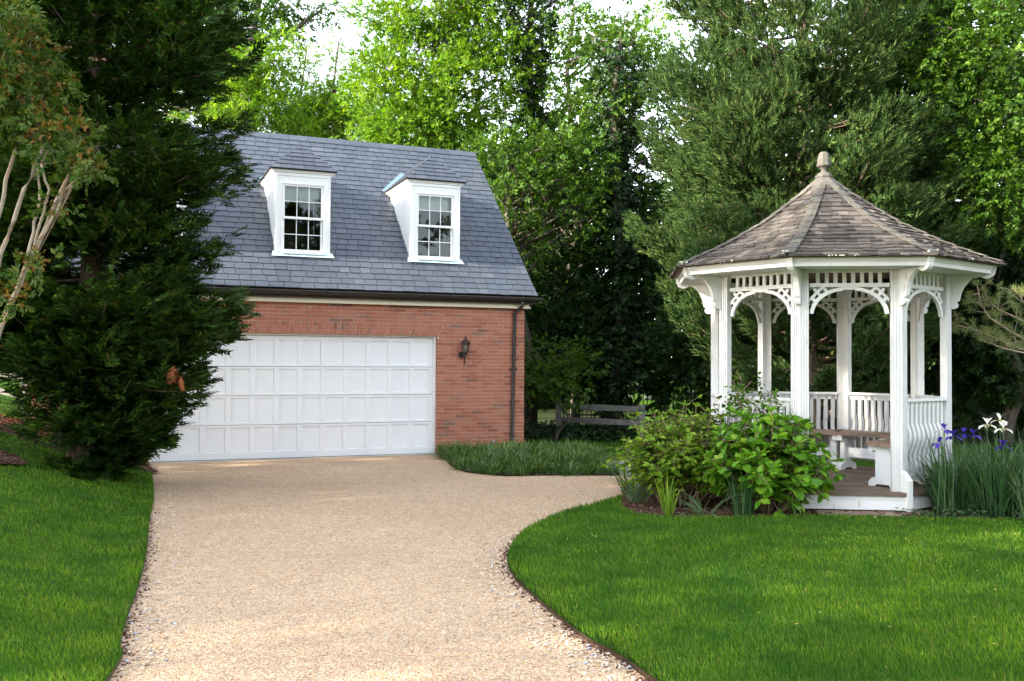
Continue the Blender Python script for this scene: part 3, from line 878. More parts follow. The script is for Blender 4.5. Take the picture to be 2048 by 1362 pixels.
# deck: mitred boards in eight sectors
RD = 1.60
q = MB(); q.lathe([(RD-.06, .10), (RD-.06, .222), (.02, .222), (.02, .10)][0:2], 8, ph=hang(0)); q.build('deck_joists', M['dark_room'], gaz)
for k in range(8):
    n_ = dirv(fang(k)); e = UP.cross(n_)          # e points from post k to post k+1
    nb = 11; ap = RD*C8; bw = (ap-.02)/nb
    for i in range(nb):
        a0, a1 = ap - i*bw, ap - (i+1)*bw + .005
        t8 = S8/C8
        z1 = ZD + rg.uniform(-.0015, .0015)
        def P(a, s): return n_*a + e*(s*(a*t8 - .003))
        top = [P(a0,-1), P(a0,1), P(a1,1), P(a1,-1)]
        q = MB(); q.hexa([p + UP*(z1-.038) for p in top], [p + UP*z1 for p in top])
        q.build('deck_board', M['deck'], gaz)
# skirt boards and corner blocks
for k in range(8):
    n_ = dirv(fang(k)); e = UP.cross(n_)
    for nm, off, z0, z1 in (('skirt_trim', .030, .178, .222), ('skirt_board', .022, .068, .1755)):
        a = RD*C8 - off; h = a*S8/C8 - .004
        q = MB(); top = [n_*a - e*h, n_*a + e*h, n_*(a-.03) + e*(h-.012), n_*(a-.03) - e*(h-.012)]
        q.hexa([p + UP*z0 for p in top], [p + UP*z1 for p in top]); q.build(nm, M['white_worn'], gaz)
for k in range(8):
    d = dirv(hang(k)); e = UP.cross(d)
    q = MB(); q.prism([(1.47, .06), (1.612, .06), (1.612, .40), (1.50, .50), (1.47, .50)], (0,0,0), d, UP, e, -.030, .030)
    q.build('corner_block', M['white_worn'], gaz)
# posts: two fluted boards meeting on the corner
for k in range(8):
    d = dirv(hang(k))
    n0, n1 = dirv(fang(k-1)), dirv(fang(k))
    prof = []
    oc = d*(PR+.055)/C8*C8
    # outer line along each adjacent face, with two shallow flutes
    e0, e1 = d.cross(UP).normalized(), None
    f0 = -(UP.cross(n0)); f1 = UP.cross(n1)        # directions away from the corner along face k-1 and face k
    L = .108
    corner = d*(PR+.058)
    def line(f, n_):
        pts = []
        for s in (0, .020, .022, .033, .035, .050, .052, .063, .065, .080, .082, .093, .095, L):
            dip = .011 if s in (.022, .033, .052, .063, .082, .093) else 0
            pts.append(corner + f*s - n_*dip)
        return pts
    a, b_ = line(f0, n0), line(f1, n1)
    outl = a[::-1] + b_[1:] + [b_[-1] - n1*.085, corner - d*.098, a[-1] - n0*.085]
    q = MB(); q.hexa([p + UP*(ZD+.001) for p in outl], [p + UP*2.77 for p in outl])
    q.build('post', M['white_worn'], gaz)
# beam soffit, fascia, crown
RE = 2.0
def ring(name, r0, r1, z0, z1, m, inner=False):
    for k in range(8):
        n_ = dirv(fang(k)); e = UP.cross(n_)
        a0, a1 = r0*C8, r1*C8; h0, h1 = r0*S8-.001, r1*S8-.001
        base = [n_*a0 - e*h0, n_*a0 + e*h0, n_*a1 + e*h1, n_*a1 - e*h1]
        q = MB(); q.hexa([p + UP*z0 for p in base], [p + UP*z1 for p in base]); q.build(name, m, gaz)
ring('soffit', 1.905, 1.33, 2.772, 2.79, M['white_worn'])
for k in range(8):
    n_ = dirv(fang(k)); e = UP.cross(n_)
    # fascia: lower face board with sloped crown moulding above
    q = MB()
    prof = [(1.905*C8, 2.768), (1.925*C8, 2.768), (1.925*C8, 2.812), (1.935*C8, 2.816), (1.965*C8, 2.868), (1.905*C8, 2.868)]
    lo = [n_*r_ - e*(r_*S8/C8-.002) + UP*z for r_, z in prof]; hi = [n_*r_ + e*(r_*S8/C8-.002) + UP*z for r_, z in prof]
    q.hexa(hi, lo); q.build('fascia', M['white_worn'], gaz)
# rafter tails at the corners, curved and slightly proud
for k in range(8):
    d = dirv(hang(k)); e = UP.cross(d)
    arc = [(1.86 + .095*math.cos(a), 2.80 + .085*math.sin(a)) for a in np.linspace(0, -PI*.62, 9)]
    prof = [(1.80, 2.86), (1.965, 2.86), (1.965, 2.82)] + arc + [(1.74, 2.770)]
    q = MB(); q.prism(prof, (0,0,0), d, UP, e, -.032, .032); q.build('rafter_tail', M['white_worn'], gaz)
# corner brackets: curved from post to soffit with a scroll at the foot
for k in range(8):
    d = dirv(hang(k)); e = UP.cross(d)
    x0 = PR + .050
    outer = [(x0+.335, 2.770), (x0+.26, 2.735), (x0+.20, 2.685), (x0+.150, 2.62), (x0+.118, 2.545), (x0+.105, 2.47), (x0+.092, 2.452), (x0+.072, 2.448), (x0+.068, 2.438), (x0+.085, 2.425), (x0+.088, 2.40), (x0+.075, 2.375), (x0+.045, 2.362), (x0-.01, 2.36)]
    prof = outer + [(x0-.01, 2.60), (x0+.02, 2.60), (x0+.06, 2.69), (x0+.12, 2.74), (x0+.14, 2.770)]
    prof = outer + [(x0-.01, 2.770)]
    q = MB(); q.prism(prof, (0,0,0), d, UP, e, -.027, .027); q.build('bracket', M['white_worn'], gaz)
# bays
BH = PR*S8 - .103            # half the clear width between posts
AP = PR*C8 + .010            # distance of the bay plane
def bay(k, railing):
    n_ = dirv(fang(k)); e = UP.cross(n_); O = n_*AP
    def bar(q, s0, s1, z0, z1, y0, y1):
        v = [O + e*a + n_*y for a, y in ((s0,y0),(s1,y0),(s1,y1),(s0,y1))]
        q.hexa([p + UP*z0 for p in v], [p + UP*z1 for p in v])
    q = MB(); bar(q, -BH, BH, 2.572, 2.617, -.04, .012); bar(q, -BH, BH, 2.738, 2.776, -.04, .008); q.build('header_rail', M['white_worn'], gaz)
    for i in range(8):
        s = -BH + 2*BH*(i+1)/9
        q = MB(); bar(q, s-.020, s+.020, 2.619, 2.737, -.032, -.006); q.build('frieze_slat', M['white_worn'], gaz)
    # arch ribs with sawn spandrel bars
    for sg in (-1, 1):
        A_, B_ = .40, .325
        zt = 2.571
        ang = np.linspace(R(4), R(86), 11)
        cx, cz = BH - A_, zt - B_
        outr = [(sg*(cx + A_*math.cos(t)), cz + B_*math.sin(t)) for t in ang]
        innr = [(sg*(cx + (A_-.042)*math.cos(t)), cz + (B_-.040)*math.sin(t)) for t in ang]
        q = MB(); q.band(outr, innr, O, e, UP, n_, -.030, .008); q.build('arch_rib', M['white_worn'], gaz)
        q = MB()
        for f in (-.085, 0, .085):
            c0 = Vector((cx + (A_-.012)*math.cos(R(45)) + .0, cz + (B_-.012)*math.sin(R(45))))
            tdir = Vector((-1, .85)).normalized(); nd = Vector((.85, 1)).normalized()
            p0 = c0 + tdir*f
            ln = .115 - abs(f)*.62
            pr = [p0 - tdir*.017, p0 + tdir*.017, p0 + tdir*.017 + nd*ln, p0 - tdir*.017 + nd*ln]
            q.prism([(sg*p[0], p[1]) for p in pr], O, e, UP, n_, -.022, .000)
        corner = [(BH, zt-.125), (BH, zt-.165), (BH-.165, zt), (BH-.125, zt)]
        q.prism([(sg*a, z) for a, z in corner], O, e, UP, n_, -.024, .002)
        q.build('spandrel', M['white_worn'], gaz)
    sc = [(-.115, 2.571)] + [(.115*math.cos(t), 2.571 + .030*math.sin(t)) for t in np.linspace(PI, 2*PI, 9)] + [(.115, 2.571)]
    q = MB(); q.prism(sc[1:-1], O, e, UP, n_, -.03, .006); q.build('drop_scallop', M['white_worn'], gaz)
    if not railing: return
    ztop = 1.30
    q = MB(); bar(q, -BH-.01, BH+.01, ztop-.032, ztop, -.075, .045); bar(q, -BH, BH, ztop-.098, ztop-.033, -.030, .000); q.build('handrail', M['white_worn'], gaz)
    q = MB(); bar(q, -BH, BH, .375, .430, -.035, .030); q.build('bottom_rail', M['white_worn'], gaz)
    nbal = 9
    zs = np.linspace(0, 1, 17)
    def off(t):      # sawn S-curve, straight at both ends
        return .030*math.sin(2*PI*(t-.10)/.56)*(-1) * (1 if .10 < t < .66 else 0)
    z0, z1 = .432, ztop-.034
    ca = [(off(t) + .012 + .010*(.10 < t < .66), z0 + (z1-z0)*t) for t in zs]
    cb = [(off(t) - .030 - .010*(.10 < t < .66), z0 + (z1-z0)*t) for t in zs]
    ca = [(max(-.02, 0)+a, z) for a, z in ca]
    for i in range(nbal):
        s = -BH + 2*BH*(i+.5)/nbal
        q = MB(); q.band(ca, cb, O + e*s, n_, UP, e, -.024, .024); q.build('baluster', M['white_worn'], gaz)
for k in range(8): bay(k, k != 0)
# roof shell and ceiling
def zr(r): return float(np.interp(r, [0, .20, .32, .89, 1.45, 2.0, 2.06], [4.10, 3.955, 3.845, 3.435, 3.125, 2.885, 2.862]))
RS = [2.03, 1.72, 1.45, 1.15, .89, .6, .32, .16]
q = MB()
q.lathe([(r_, zr(r_) - .012) for r_ in RS] + [(.15, zr(.16)-.08), (1.0, zr(1.0)-.11), (1.90, 2.82), (1.96, 2.855)], 8, ph=hang(0))
gro = q.build('roof', M['ceiling'], gaz)
# shingles in courses on each face
ns = 18
prof_r = np.linspace(2.045, .20, 400); pz = np.array([zr(a) for a in prof_r])
seg = np.concatenate([[0], np.cumsum(np.hypot(np.diff(prof_r)*C8, np.diff(pz)))])
def r_at(s): return float(np.interp(s, seg, prof_r))
TOT = seg[-1]; ce = TOT/ns
smb = MB(); nparts = 0; nmade = {}
for k in (0, 7, 1, 2, 6, 3, 4, 5):
    n_ = dirv(fang(k)); e = UP.cross(n_)
    for j in range(ns):
        ra, rb = r_at(j*ce), r_at(min((j+1.25)*ce, TOT))
        ha, hb = ra*S8, rb*S8
        za, zb_ = zr(ra), zr(rb)
        nrm = (n_*(zb_-za) + UP*((ra-rb)*C8)).normalized(); nrm = nrm if nrm.z > 0 else -nrm
        x = -ha
        xs = [-ha]
        while True:
            x += rg.uniform(.085, .175)
            if x > ha - .07: break
            xs.append(x)
        xs.append(ha)
        for i in range(len(xs)-1):
            x0, x1 = xs[i], xs[i+1]
            t0, t1 = min(max(x0, -hb), hb), min(max(x1, -hb), hb)
            if i == 0: t0 = -hb
            if i == len(xs)-2: t1 = hb
            if t1 - t0 < .004: continue
            g = .003
            slip = rg.uniform(-.016, .014) + (-.018 if j == 0 else 0) - (.02 if rg.random() < .04 else 0)
            rl = ra - slip*.9; zl = zr(min(rl, 2.06)); 
            lift = .021 + rg.uniform(-.005, .010); l0, l1 = lift + rg.uniform(-.003,.003), lift + rg.uniform(-.003,.003)
            A = [n_*(rl*C8) + e*(x0+g) + UP*zl, n_*(rl*C8) + e*(x1-g) + UP*zl, n_*(rb*C8) + e*(t1-g*.5) + UP*zb_, n_*(rb*C8) + e*(t0+g*.5) + UP*zb_]
            lo = [A[0]+nrm*.002, A[1]+nrm*.002, A[2]-nrm*.004, A[3]-nrm*.004]
            hi = [A[0]+nrm*l0, A[1]+nrm*l1, A[2]+nrm*.004, A[3]+nrm*.004]
            if k in (0, 7, 1) and nparts < 300:
                q = MB(); q.hexa(lo, hi); q.build('shingle', M['shingle'], gro); nparts += 1
            else: smb.hexa(lo, hi)
smb.build('shingles', M['shingle'], gro)['kind'] = 'stuff'
# hip boards: short overlapping lengths over every corner
for k in range(8):
    d = dirv(hang(k)); nh = 12
    n0, n1 = dirv(fang(k-1)), dirv(fang(k)); f0 = -(UP.cross(n0)); f1 = UP.cross(n1)
    for j in range(nh):
        sa, sb = TOT*j/nh - (.02 if j == 0 else 0), min(TOT*(j+1.12)/nh, TOT)
        ra, rb = r_at(sa), r_at(sb)
        wl = .070
        q = MB()
        for f, n_ in ((f0, n0), (f1, n1)):
            # a strip lying on the neighbouring face, from the hip line outwards
            pa, pb = d*ra + UP*(zr(ra)+.030+.008), d*rb + UP*(zr(rb)+.022)
            drop = 0
            lo = [pa, pa + f*wl - n_*0, pb + f*wl*.96, pb]
            # follow the face: points beside the hip at the same height along the eave direction
            hi = [p + UP*.012 for p in lo]
            q.hexa(lo, hi)
        q.build('hip_board', M['hip'], gro)
# cap and finial
q = MB()
q.lathe([(.0, 3.925), (.245, 3.925), (.250, 3.952), (.085, 4.085), (.0, 4.085)], 8, ph=hang(0)); q.build('roof_cap', M['hip'], gro)
q = MB()
q.lathe([(0,4.075), (.108,4.075), (.112,4.095), (.070,4.135), (.040,4.150), (.032,4.175), (.050,4.20), (.088,4.225), (.092,4.245), (.082,4.262), (.083,4.30), (.074,4.35), (.062,4.385), (.045,4.405), (0,4.412)], 8, ph=.3); q.build('finial', M['hip'], gro)
# lichen tufts on the eave corners and edge
q = MB()
for k, cnt in ((0, 22), (1, 14), (7, 18)):
    d = dirv(hang(k))
    for i in range(cnt):
        c = d*(2.03-rg.uniform(0, .07)) + UP.cross(d)*rg.uniform(-.07, .07) + UP*(2.915 + rg.uniform(-.02, .012)); s = rg.uniform(.008, .02)
        q.lathe([(0,-s*.6), (s,-s*.2), (s*.8,s*.4), (0,s*.7)], 5, c, rg.random()*6)
for i in range(70):
    k = rg.choice((0, 0, 7, 1)); n_ = dirv(fang(k)); e = UP.cross(n_)
    c = n_*(2.055*C8) + e*rg.uniform(-.75, .75) + UP*(2.872 + rg.uniform(-.006, .008)); s = rg.uniform(.005, .013)
    q.lathe([(0,-s*.6), (s,-s*.2), (s*.8,s*.4), (0,s*.7)], 5, c, rg.random()*6)
q.build('lichen', M['lichen'], gro)['kind'] = 'stuff'

# ---- benches standing inside
def bench(k, label, trim0=0.0, trim1=0.0):
    n_ = dirv(fang(k)); e = UP.cross(n_)
    o = thing('garden_bench', Vector((GX, GY, 0)) + n_*1.0 + UP*ZD, label, 'bench', 'white trestle benches inside the gazebo')
    P = lambda a, s, z: n_*(a-1.0) + e*s + UP*z
    h_in, h_out = .38, .50
    ah, bh = .80, 1.205
    # two seat planks
    for i, (a0, a1) in enumerate(((ah, (ah+bh)/2-.004), ((ah+bh)/2+.004, bh))):
        w0 = h_in + (h_out-h_in)*(a0-ah)/(bh-ah); w1 = h_in + (h_out-h_in)*(a1-ah)/(bh-ah)
        pts = [(a0, -w0+trim0), (a0, w0-trim1), (a1, w1-trim1), (a1, -w1+trim0)]
        q = MB(); q.hexa([P(a, s, .475) for a, s in pts], [P(a, s, .522) for a, s in pts]); q.build('seat_plank', M['seat'], o)
    for sg in (-1, 1):
        s0 = sg*.315
        for prof, t in (([(ah+.03, .40), (ah+.06, .395), (ah+.085, .42), (bh-.085, .42), (bh-.06, .395), (bh-.03, .40), (bh-.02, .473), (ah+.02, .473)], .038),
                        ([(ah+.02, .001), (ah+.10, .001), (ah+.13, .028), (bh-.13, .028), (bh-.10, .001), (bh-.02, .001), (bh-.02, .05), (bh-.06, .095), (bh-.11, .11), (ah+.11, .11), (ah+.06, .095), (ah+.02, .05)], .040),
                        ([(ah+.105, .111), (bh-.105, .111), (bh-.105, .419), (ah+.105, .419)], .034)):
            if t == .034: q1 = MB(); q1.prism(prof, P(1.0-1.0+0.0, s0, 0) - n_*(-1.0+1.0), n_, UP, e, -t, t); leg = q1
            else:
                if t == .038: foot = MB()
                foot.prism(prof, P(0, s0, 0), n_, UP, e, -t, t)
        foot.add(leg.v, leg.f) if False else None
        leg.v = []; leg.f = []
        leg.prism([(ah+.105, .111), (bh-.105, .111), (bh-.105, .419), (ah+.105, .419)], P(0, s0, 0), n_, UP, e, -.034, .034)
        leg.add(foot.v, foot.f); leg.build('leg', M['white'], o)
    q = MB(); q.prism([(.98, .17), (1.02, .17), (1.02, .30), (.98, .30)], P(0, 0, 0), n_, UP, e, -.280, .280); q.build('stretcher', M['white'], o)
    return o
bench(1, 'white trestle bench nearest the camera, half hidden by the right front post')
bench(2, 'white trestle bench along the right back railing of the gazebo')
bench(3, 'white trestle bench at the back seen whole through the gazebo entrance')
bench(4, 'white trestle bench left at the back, its end showing beside the leafy shrub')
# ------------------------------------------------------------------ vegetation tools
def unit(a): return a / np.maximum(np.linalg.norm(a, axis=-1, keepdims=True), 1e-9)
def stamp(TV, TF, P, D, U, S_):
    """copies of a template (x along D, z along U) at points P, scaled"""
    P = np.asarray(P, float); D = unit(np.asarray(D, float)); U = np.asarray(U, float)
    Z = unit(U - (U*D).sum(-1, keepdims=True)*D + 1e-6); Y = np.cross(Z, D)
    S_ = np.broadcast_to(np.asarray(S_, float).reshape(-1, 1), (len(P), 1)) if np.ndim(S_) < 2 else S_
    T = TV[None]
    V = P[:, None] + (T[..., 0:1]*D[:, None] + T[..., 1:2]*Y[:, None] + T[..., 2:3]*Z[:, None]) * S_[:, None]
    F = TF[None] + (np.arange(len(P))*len(TV))[:, None, None]
    return V.reshape(-1, 3), F.reshape(-1, 3)
def join(parts):
    Vs, Fs, n = [], [], 0
    for V, F in parts:
        if len(V) == 0: continue
        Vs.append(V); Fs.append(F + n); n += len(V)
    return np.concatenate(Vs), np.concatenate(Fs)
def leaf_t(L=1., w=.28, fold=.10, o=(0, 0, 0), az=0., el=0., roll=0.):
    """one folded leaf, two triangles, pointing along az/el"""
    V = np.array([(0,0,0), (.45*L, w*L, fold*L), (L, 0, -.06*L), (.45*L, -w*L, fold*L)], float)
    cr, sr = math.cos(roll), math.sin(roll); V = V @ np.array([[1,0,0],[0,cr,sr],[0,-sr,cr]])
    ce_, se = math.cos(el), math.sin(el); V = V @ np.array([[ce_,0,se],[0,1,0],[-se,0,ce_]])
    ca_, sa = math.cos(az), math.sin(az); V = V @ np.array([[ca_,sa,0],[-sa,ca_,0],[0,0,1]])
    return V + np.array(o), np.array([(0,2,1), (0,3,2)])
def blade_t(L=1., w=.1, o=(0, 0, 0), az=0., el=0., roll=0.):
    """one thin blade, a single triangle"""
    V = np.array([(0, w*L, .02*L), (0, -w*L, .02*L), (L, 0, -.05*L)], float)
    cr, sr = math.cos(roll), math.sin(roll); V = V @ np.array([[1,0,0],[0,cr,sr],[0,-sr,cr]])
    ce_, se = math.cos(el), math.sin(el); V = V @ np.array([[ce_,0,se],[0,1,0],[-se,0,ce_]])
    ca_, sa = math.cos(az), math.sin(az); V = V @ np.array([[ca_,sa,0],[-sa,ca_,0],[0,0,1]])
    return V + np.array(o), np.array([(0, 1, 2)])
def sprig_t(n=8, leaf=.42, w=.27, spread=1.0, seed=0, droop=.25):
    r_ = np.random.default_rng(seed); ps = []
    for i in range(n):
        t = .12 + .88*i/(n-1); side = 1 if i % 2 else -1
        ps.append(leaf_t(leaf*(1.1-.45*t)*r_.uniform(.8, 1.15), w, .10, (t*.75, 0, -droop*t*t*.6), side*(R(62)-R(50)*t)*spread + r_.normal(0, .25), r_.normal(-.25, .35), r_.normal(0, .5)))
    return join(ps)
SPRIG = [sprig_t(8, .44, .29, 1, s) for s in range(4)]
SPRIG_LONG = [sprig_t(10, .40, .17, 1, s+9, .5) for s in range(3)]
def fan_t(seed=0):
    """flat lacy spray of a false cypress"""
    r_ = np.random.default_rng(seed); ps = []
    def blade(o, az, L, w, dz=0):
        V, F = blade_t(L, w/L*.55, o, az, -.12 + r_.normal(0, .12), r_.normal(0, .3)); ps.append((V, F))
    blade((0,0,0), 0, 1.0, .10)
    for i in range(5):
        t = .14 + i*.17
        for s in (-1, 1):
            L = .54*(1-.55*t)*r_.uniform(.8, 1.15); az = s*R(46) + r_.normal(0, .1)
            o = (t, 0, -.16*t*t); blade(o, az, L, .13)
            if i < 3:
                o2 = (t+.5*L*math.cos(az), .5*L*math.sin(az), -.16*t*t-.02); blade(o2, az - s*R(35), L*.5, .09)
    return join(ps)
FAN = [fan_t(s) for s in range(3)]
def plume_t(seed=0, n=14):
    """feathery upswept juniper plume"""
    r_ = np.random.default_rng(seed+40); ps = []
    V, F = blade_t(1.0, .035); ps.append((V, F))
    for i in range(n):
        t = .08 + .86*i/n; a = i*2.4
        L = (.50 - .28*t)*r_.uniform(.7, 1.25)
        V, F = blade_t(L*1.1, .12, (0,0,0), 0, R(36) + r_.normal(0, .12)); c_, s_ = math.cos(a), math.sin(a)
        V = V @ np.array([[1,0,0],[0,c_,s_],[0,-s_,c_]]); V[:, 0] += t; ps.append((V, F))
    return join(ps)
PLUME = [plume_t(s) for s in range(3)]
def scatter(templates, P, D, U, S_, rng):
    k = rng.integers(0, len(templates), len(P)); out = []
    for i, (TV, TF) in enumerate(templates):
        q = k == i
        if q.any(): out.append(stamp(TV, TF, P[q], D[q], U[q], S_[q]))
    return join(out)
def rdir(rng, n): return unit(rng.normal(0, 1, (n, 3)))
def bez(a, b, c, n=6):
    a, b, c = (np.array(v, float) for v in (a, b, c))
    return [tuple((1-t)**2*a + 2*t*(1-t)*b + t*t*c) for t in np.linspace(0, 1, n)]
def wob(path, rng, amp):
    return [path[0]] + [tuple(np.array(p) + rng.normal(0, amp, 3)) for p in path[1:-1]] + [path[-1]]

def crown_from(rng, blobs, per_m2, scale, templates, tips=None, up=.5, clump=(.35, .65), dens=16):
    """leaf sprigs in clumps that fill a set of ellipsoids (x,y,z,rx,ry,rz), outer half favoured"""
    Ps, Ds, Ss, cl = [], [], [], []
    for (x, y, z, rx, ry, rz, *w) in blobs:
        w = w[0] if w else 1.0
        area = 4*PI*((rx*ry)**1.6/3 + (rx*rz)**1.6/3 + (ry*rz)**1.6/3)**(1/1.6)
        nc = max(4, int(area*per_m2*w))
        d = rdir(rng, nc); rr = rng.uniform(.12, 1, (nc, 1))**.42
        c = np.array([x, y, z]) + d*rr*np.array([rx, ry, rz])
        for ci, di in zip(c, d):
            cr_ = rng.uniform(*clump); n = max(5, int(dens*(cr_/.5)**2*rng.uniform(.6, 1.3)))
            o = rdir(rng, n); q = rng.uniform(.2, 1, (n, 1))**.5
            off = o*q*np.array([cr_, cr_, cr_*.62])
            Ps.append(ci + off); Ds.append(o*.8 + di*.7 + rng.normal(0, .4, (n, 3)) + np.array([0, 0, -.15]))
            Ss.append(scale*rng.uniform(.7, 1.3, n))
            cl.append(ci)
    P, D, S_ = np.concatenate(Ps), np.concatenate(Ds), np.concatenate(Ss)
    U = np.array([0, 0, up]) + rng.normal(0, .45, P.shape)
    return scatter(templates, P, D, U, S_, rng), np.array(cl)

def tree(name, label, cat, base, trunk, r0, blobs, leaf, bark, seed, group=None, per_m2=1.6, scale=.26, templates=None, nlimb=22, dens=16, clump=(.35, .65), lr=.05, up=.5):
    """trunk: list of points (world, first at ground). blobs in world coordinates."""
    rng = np.random.default_rng(seed)
    o = thing(name, base, label, cat, group)
    b0 = np.array(base, float)
    (V, F), cl = crown_from(rng, blobs, per_m2, scale, templates or SPRIG, dens=dens, clump=clump, up=up)
    tk = [np.array(p, float) - b0 for p in trunk]
    q = MB(); q.tube(tk, list(np.linspace(r0, r0*.28, len(tk)))[:len(tk)], 9)
    q.build('trunk', M[bark], o, True)
    q = MB()
    for i in rng.permutation(len(cl))[:nlimb]:
        c = cl[i] - b0
        # leave the trunk below the clump
        zs = np.array([p[2] for p in tk]); zt = np.clip(c[2] - rng.uniform(.25, .55)*np.linalg.norm((c - tk[-1])[:2]) - .4, zs.max()*.25, zs.max()*.97)
        s = np.array([np.interp(zt, zs, [p[k] for p in tk]) for k in range(3)])
        m = (s + c)/2 + np.array([0, 0, .15*np.linalg.norm(c - s)]) + rng.normal(0, .12, 3)
        pth = wob(bez(s, m, c, 7), rng, .05); L = np.linalg.norm(c - s)
        q.tube(pth, list(np.linspace(min(lr, .012 + .016*L), .006, 7)), 5)
        for _ in range(2):
            t = rng.integers(3, 6); e = np.array(pth[t]) + rdir(rng, 1)[0]*rng.uniform(.3, .7)
            q.tube([pth[t], tuple((np.array(pth[t])+e)/2 + rng.normal(0, .04, 3)), tuple(e)], [.012, .008, .004], 4)
    if q.v: q.build('limbs', M[bark], o, True)
    me = np_mesh('crown', V - b0, F, M[leaf]); link('crown', me, o)
    return o
# ------------------------------------------------------------------ big dark conifer in front of the garage
def gz(x, y): return float(terr(x, y))
def conifer(name, label, base, H, prof, r0, n_br, spray, leaf, bark, seed, templates, droop, tip, zmin, per_m, lat, bare=.2, azbias=None, updir=.25, rnd_d=.22, thin=None, low=0):
    rng = np.random.default_rng(seed)
    o = thing(name, base, label, 'tree')
    lean = rng.normal(0, .06, 2)
    def ax(z): t = max(z, 0)/H; return np.array([lean[0]*math.sin(3*t)*1.2, lean[1]*math.sin(2.3*t)*1.2, z])
    zs = np.linspace(0, H, 16)
    q = MB(); q.tube([ax(z) for z in zs], [r0*(1-.92*z/H) + (.08 if z == 0 else 0) for z in zs], 10); q.build('trunk', M[bark], o, True)
    bw = MB(); Ps, Ds, Us, Ss = [], [], [], []
    # heights in proportion to the envelope
    zz_ = np.linspace(zmin, H, 300); w = np.array([max(prof(z, 0), .15)**1.5 for z in zz_]); w /= w.sum()
    hs = np.concatenate([rng.choice(zz_, n_br, p=w), rng.uniform(-.1, 1.9, low)])
    for i, z in enumerate(hs):
        az = i*2.39996 + rng.normal(0, .25)
        L = prof(z, az)*rng.uniform(.55, 1.08)
        if rng.random() < .12: L *= 1.15
        if L < .15: continue
        if thin and z > 3.4 and abs((az + PI/2 + PI) % (2*PI) - PI) < .75 and rng.random() < .40: continue
        d = np.array([math.cos(az), math.sin(az), 0]); sd = np.array([-d[1], d[0], 0])
        dr = droop*rng.uniform(.5, 1.4); tp = tip*rng.uniform(.6, 1.4); bend = rng.normal(0, .12)
        def pt(t): return ax(z) + d*L*t + sd*L*bend*t*t + np.array([0, 0, L*(-dr*t*1.6 + (dr*1.2 + tp)*t*t)])
        pth = [pt(t) for t in np.linspace(0, .93, 7)]
        bw.tube(pth, list(np.linspace(.010 + .011*L, .004, 7)), 5)
        n = max(4, int(per_m*L*(1 + .5*L)*(thin[1] if thin and z > thin[0] else 1)))
        t = bare + (1-bare)*rng.uniform(0, 1, n)**.75
        side = rng.uniform(-1, 1, n)
        wd = lat*L*(np.sin(np.clip(t, 0, 1)*PI*.80)+.12)
        base_p = np.array([pt(a) for a in t])
        tang = unit(np.array([pt(min(a+.05, 1.05)) - pt(a-.05) for a in t]))
        p = base_p + sd*(side*wd)[:, None] + np.array([0, 0, 1])*(rng.normal(0, .05, n)*L*.8 - .12*np.abs(side)*wd)[:, None]
        dd = tang + sd*(side*.9)[:, None] + rng.normal(0, rnd_d, (n, 3)) + np.array([0, 0, updir])*t[:, None]
        Ps.append(p); Ds.append(dd); Us.append(np.array([0, 0, 1.]) + rng.normal(0, .35, (n, 3))); Ss.append(spray*rng.uniform(.65, 1.3, n))
        for _ in range(3):
            j = rng.integers(0, n); k = max(0.1, t[j]-.18)
            bw.tube([pt(k), tuple((pt(k)+p[j])/2 + np.array([0,0,-.02])), p[j]], [.008, .006, .003], 4)
        # bare dead twigs near the stem
        if rng.random() < .5:
            k = rng.uniform(.1, .45); e = pt(k) + rdir(rng, 1)[0]*rng.uniform(.2, .5)
            bw.tube([pt(k), (pt(k)+e)/2 + rng.normal(0, .03, 3), e], [.007, .005, .002], 4)
    bw.build('branches', M[bark], o, True)
    V, F = scatter(templates, np.concatenate(Ps), np.concatenate(Ds), np.concatenate(Us), np.concatenate(Ss), rng)
    link('foliage', np_mesh('foliage', V, F, M[leaf]), o)
    return o

CB = (-5.62, 12.55)
def prof_dark(z, az):
    # silhouette of the photograph: radius against height, bulging low, a notch, then widening again
    r_ = np.interp(z, [-.3, .2, .67, 1.0, 1.4, 1.9, 2.25, 2.55, 2.95, 3.3, 3.75, 4.1, 4.35, 4.65, 5.1, 5.7, 6.1, 7.2, 8.6, 9.6], [.95, 1.05, 1.45, 1.6, 1.85, 2.2, 2.15, 2.05, 2.05, 2.0, 2.15, 2.2, 1.8, 1.95, 2.2, 2.3, 2.15, 1.75, 1.0, .1])*.83
    # the low boughs on the uphill side are short and clear the mulch
    if z < 1.75: r_ *= 1 - .86*min(1., max(0., -math.cos(az)*1.8 - .1))*min(1, (1.75-z)/.8) if math.cos(az) < -.08 else 1
    return float(max(r_, .1))
z0 = gz(*CB)
dark = conifer('dark_conifer', 'huge dark green conifer with drooping lacy sprays covering the left end of the garage', (CB[0], CB[1], z0-.05), 9.7, prof_dark, .17, 320, .25, 'conifer', 'conifer_bark', 3, FAN, .16, .17, -.25, 36, .32, rnd_d=.34, thin=(3.6, .85), low=95)
# a hanging tuft of dead brown sprays
q = np.random.default_rng(5); n = 12
V, F = scatter(FAN, np.array([-4.08, 11.6, 1.58]) + q.normal(0, .03, (n, 3))*np.array([1,1,2.2]), np.array([0,0,-1.]) + q.normal(0, .35, (n, 3)), q.normal(0, 1, (n, 3)), np.full(n, .16), q)
link('dead_spray', np_mesh('dead_spray', V - np.array(dark.location), F, M['rust_leaf']), dark)

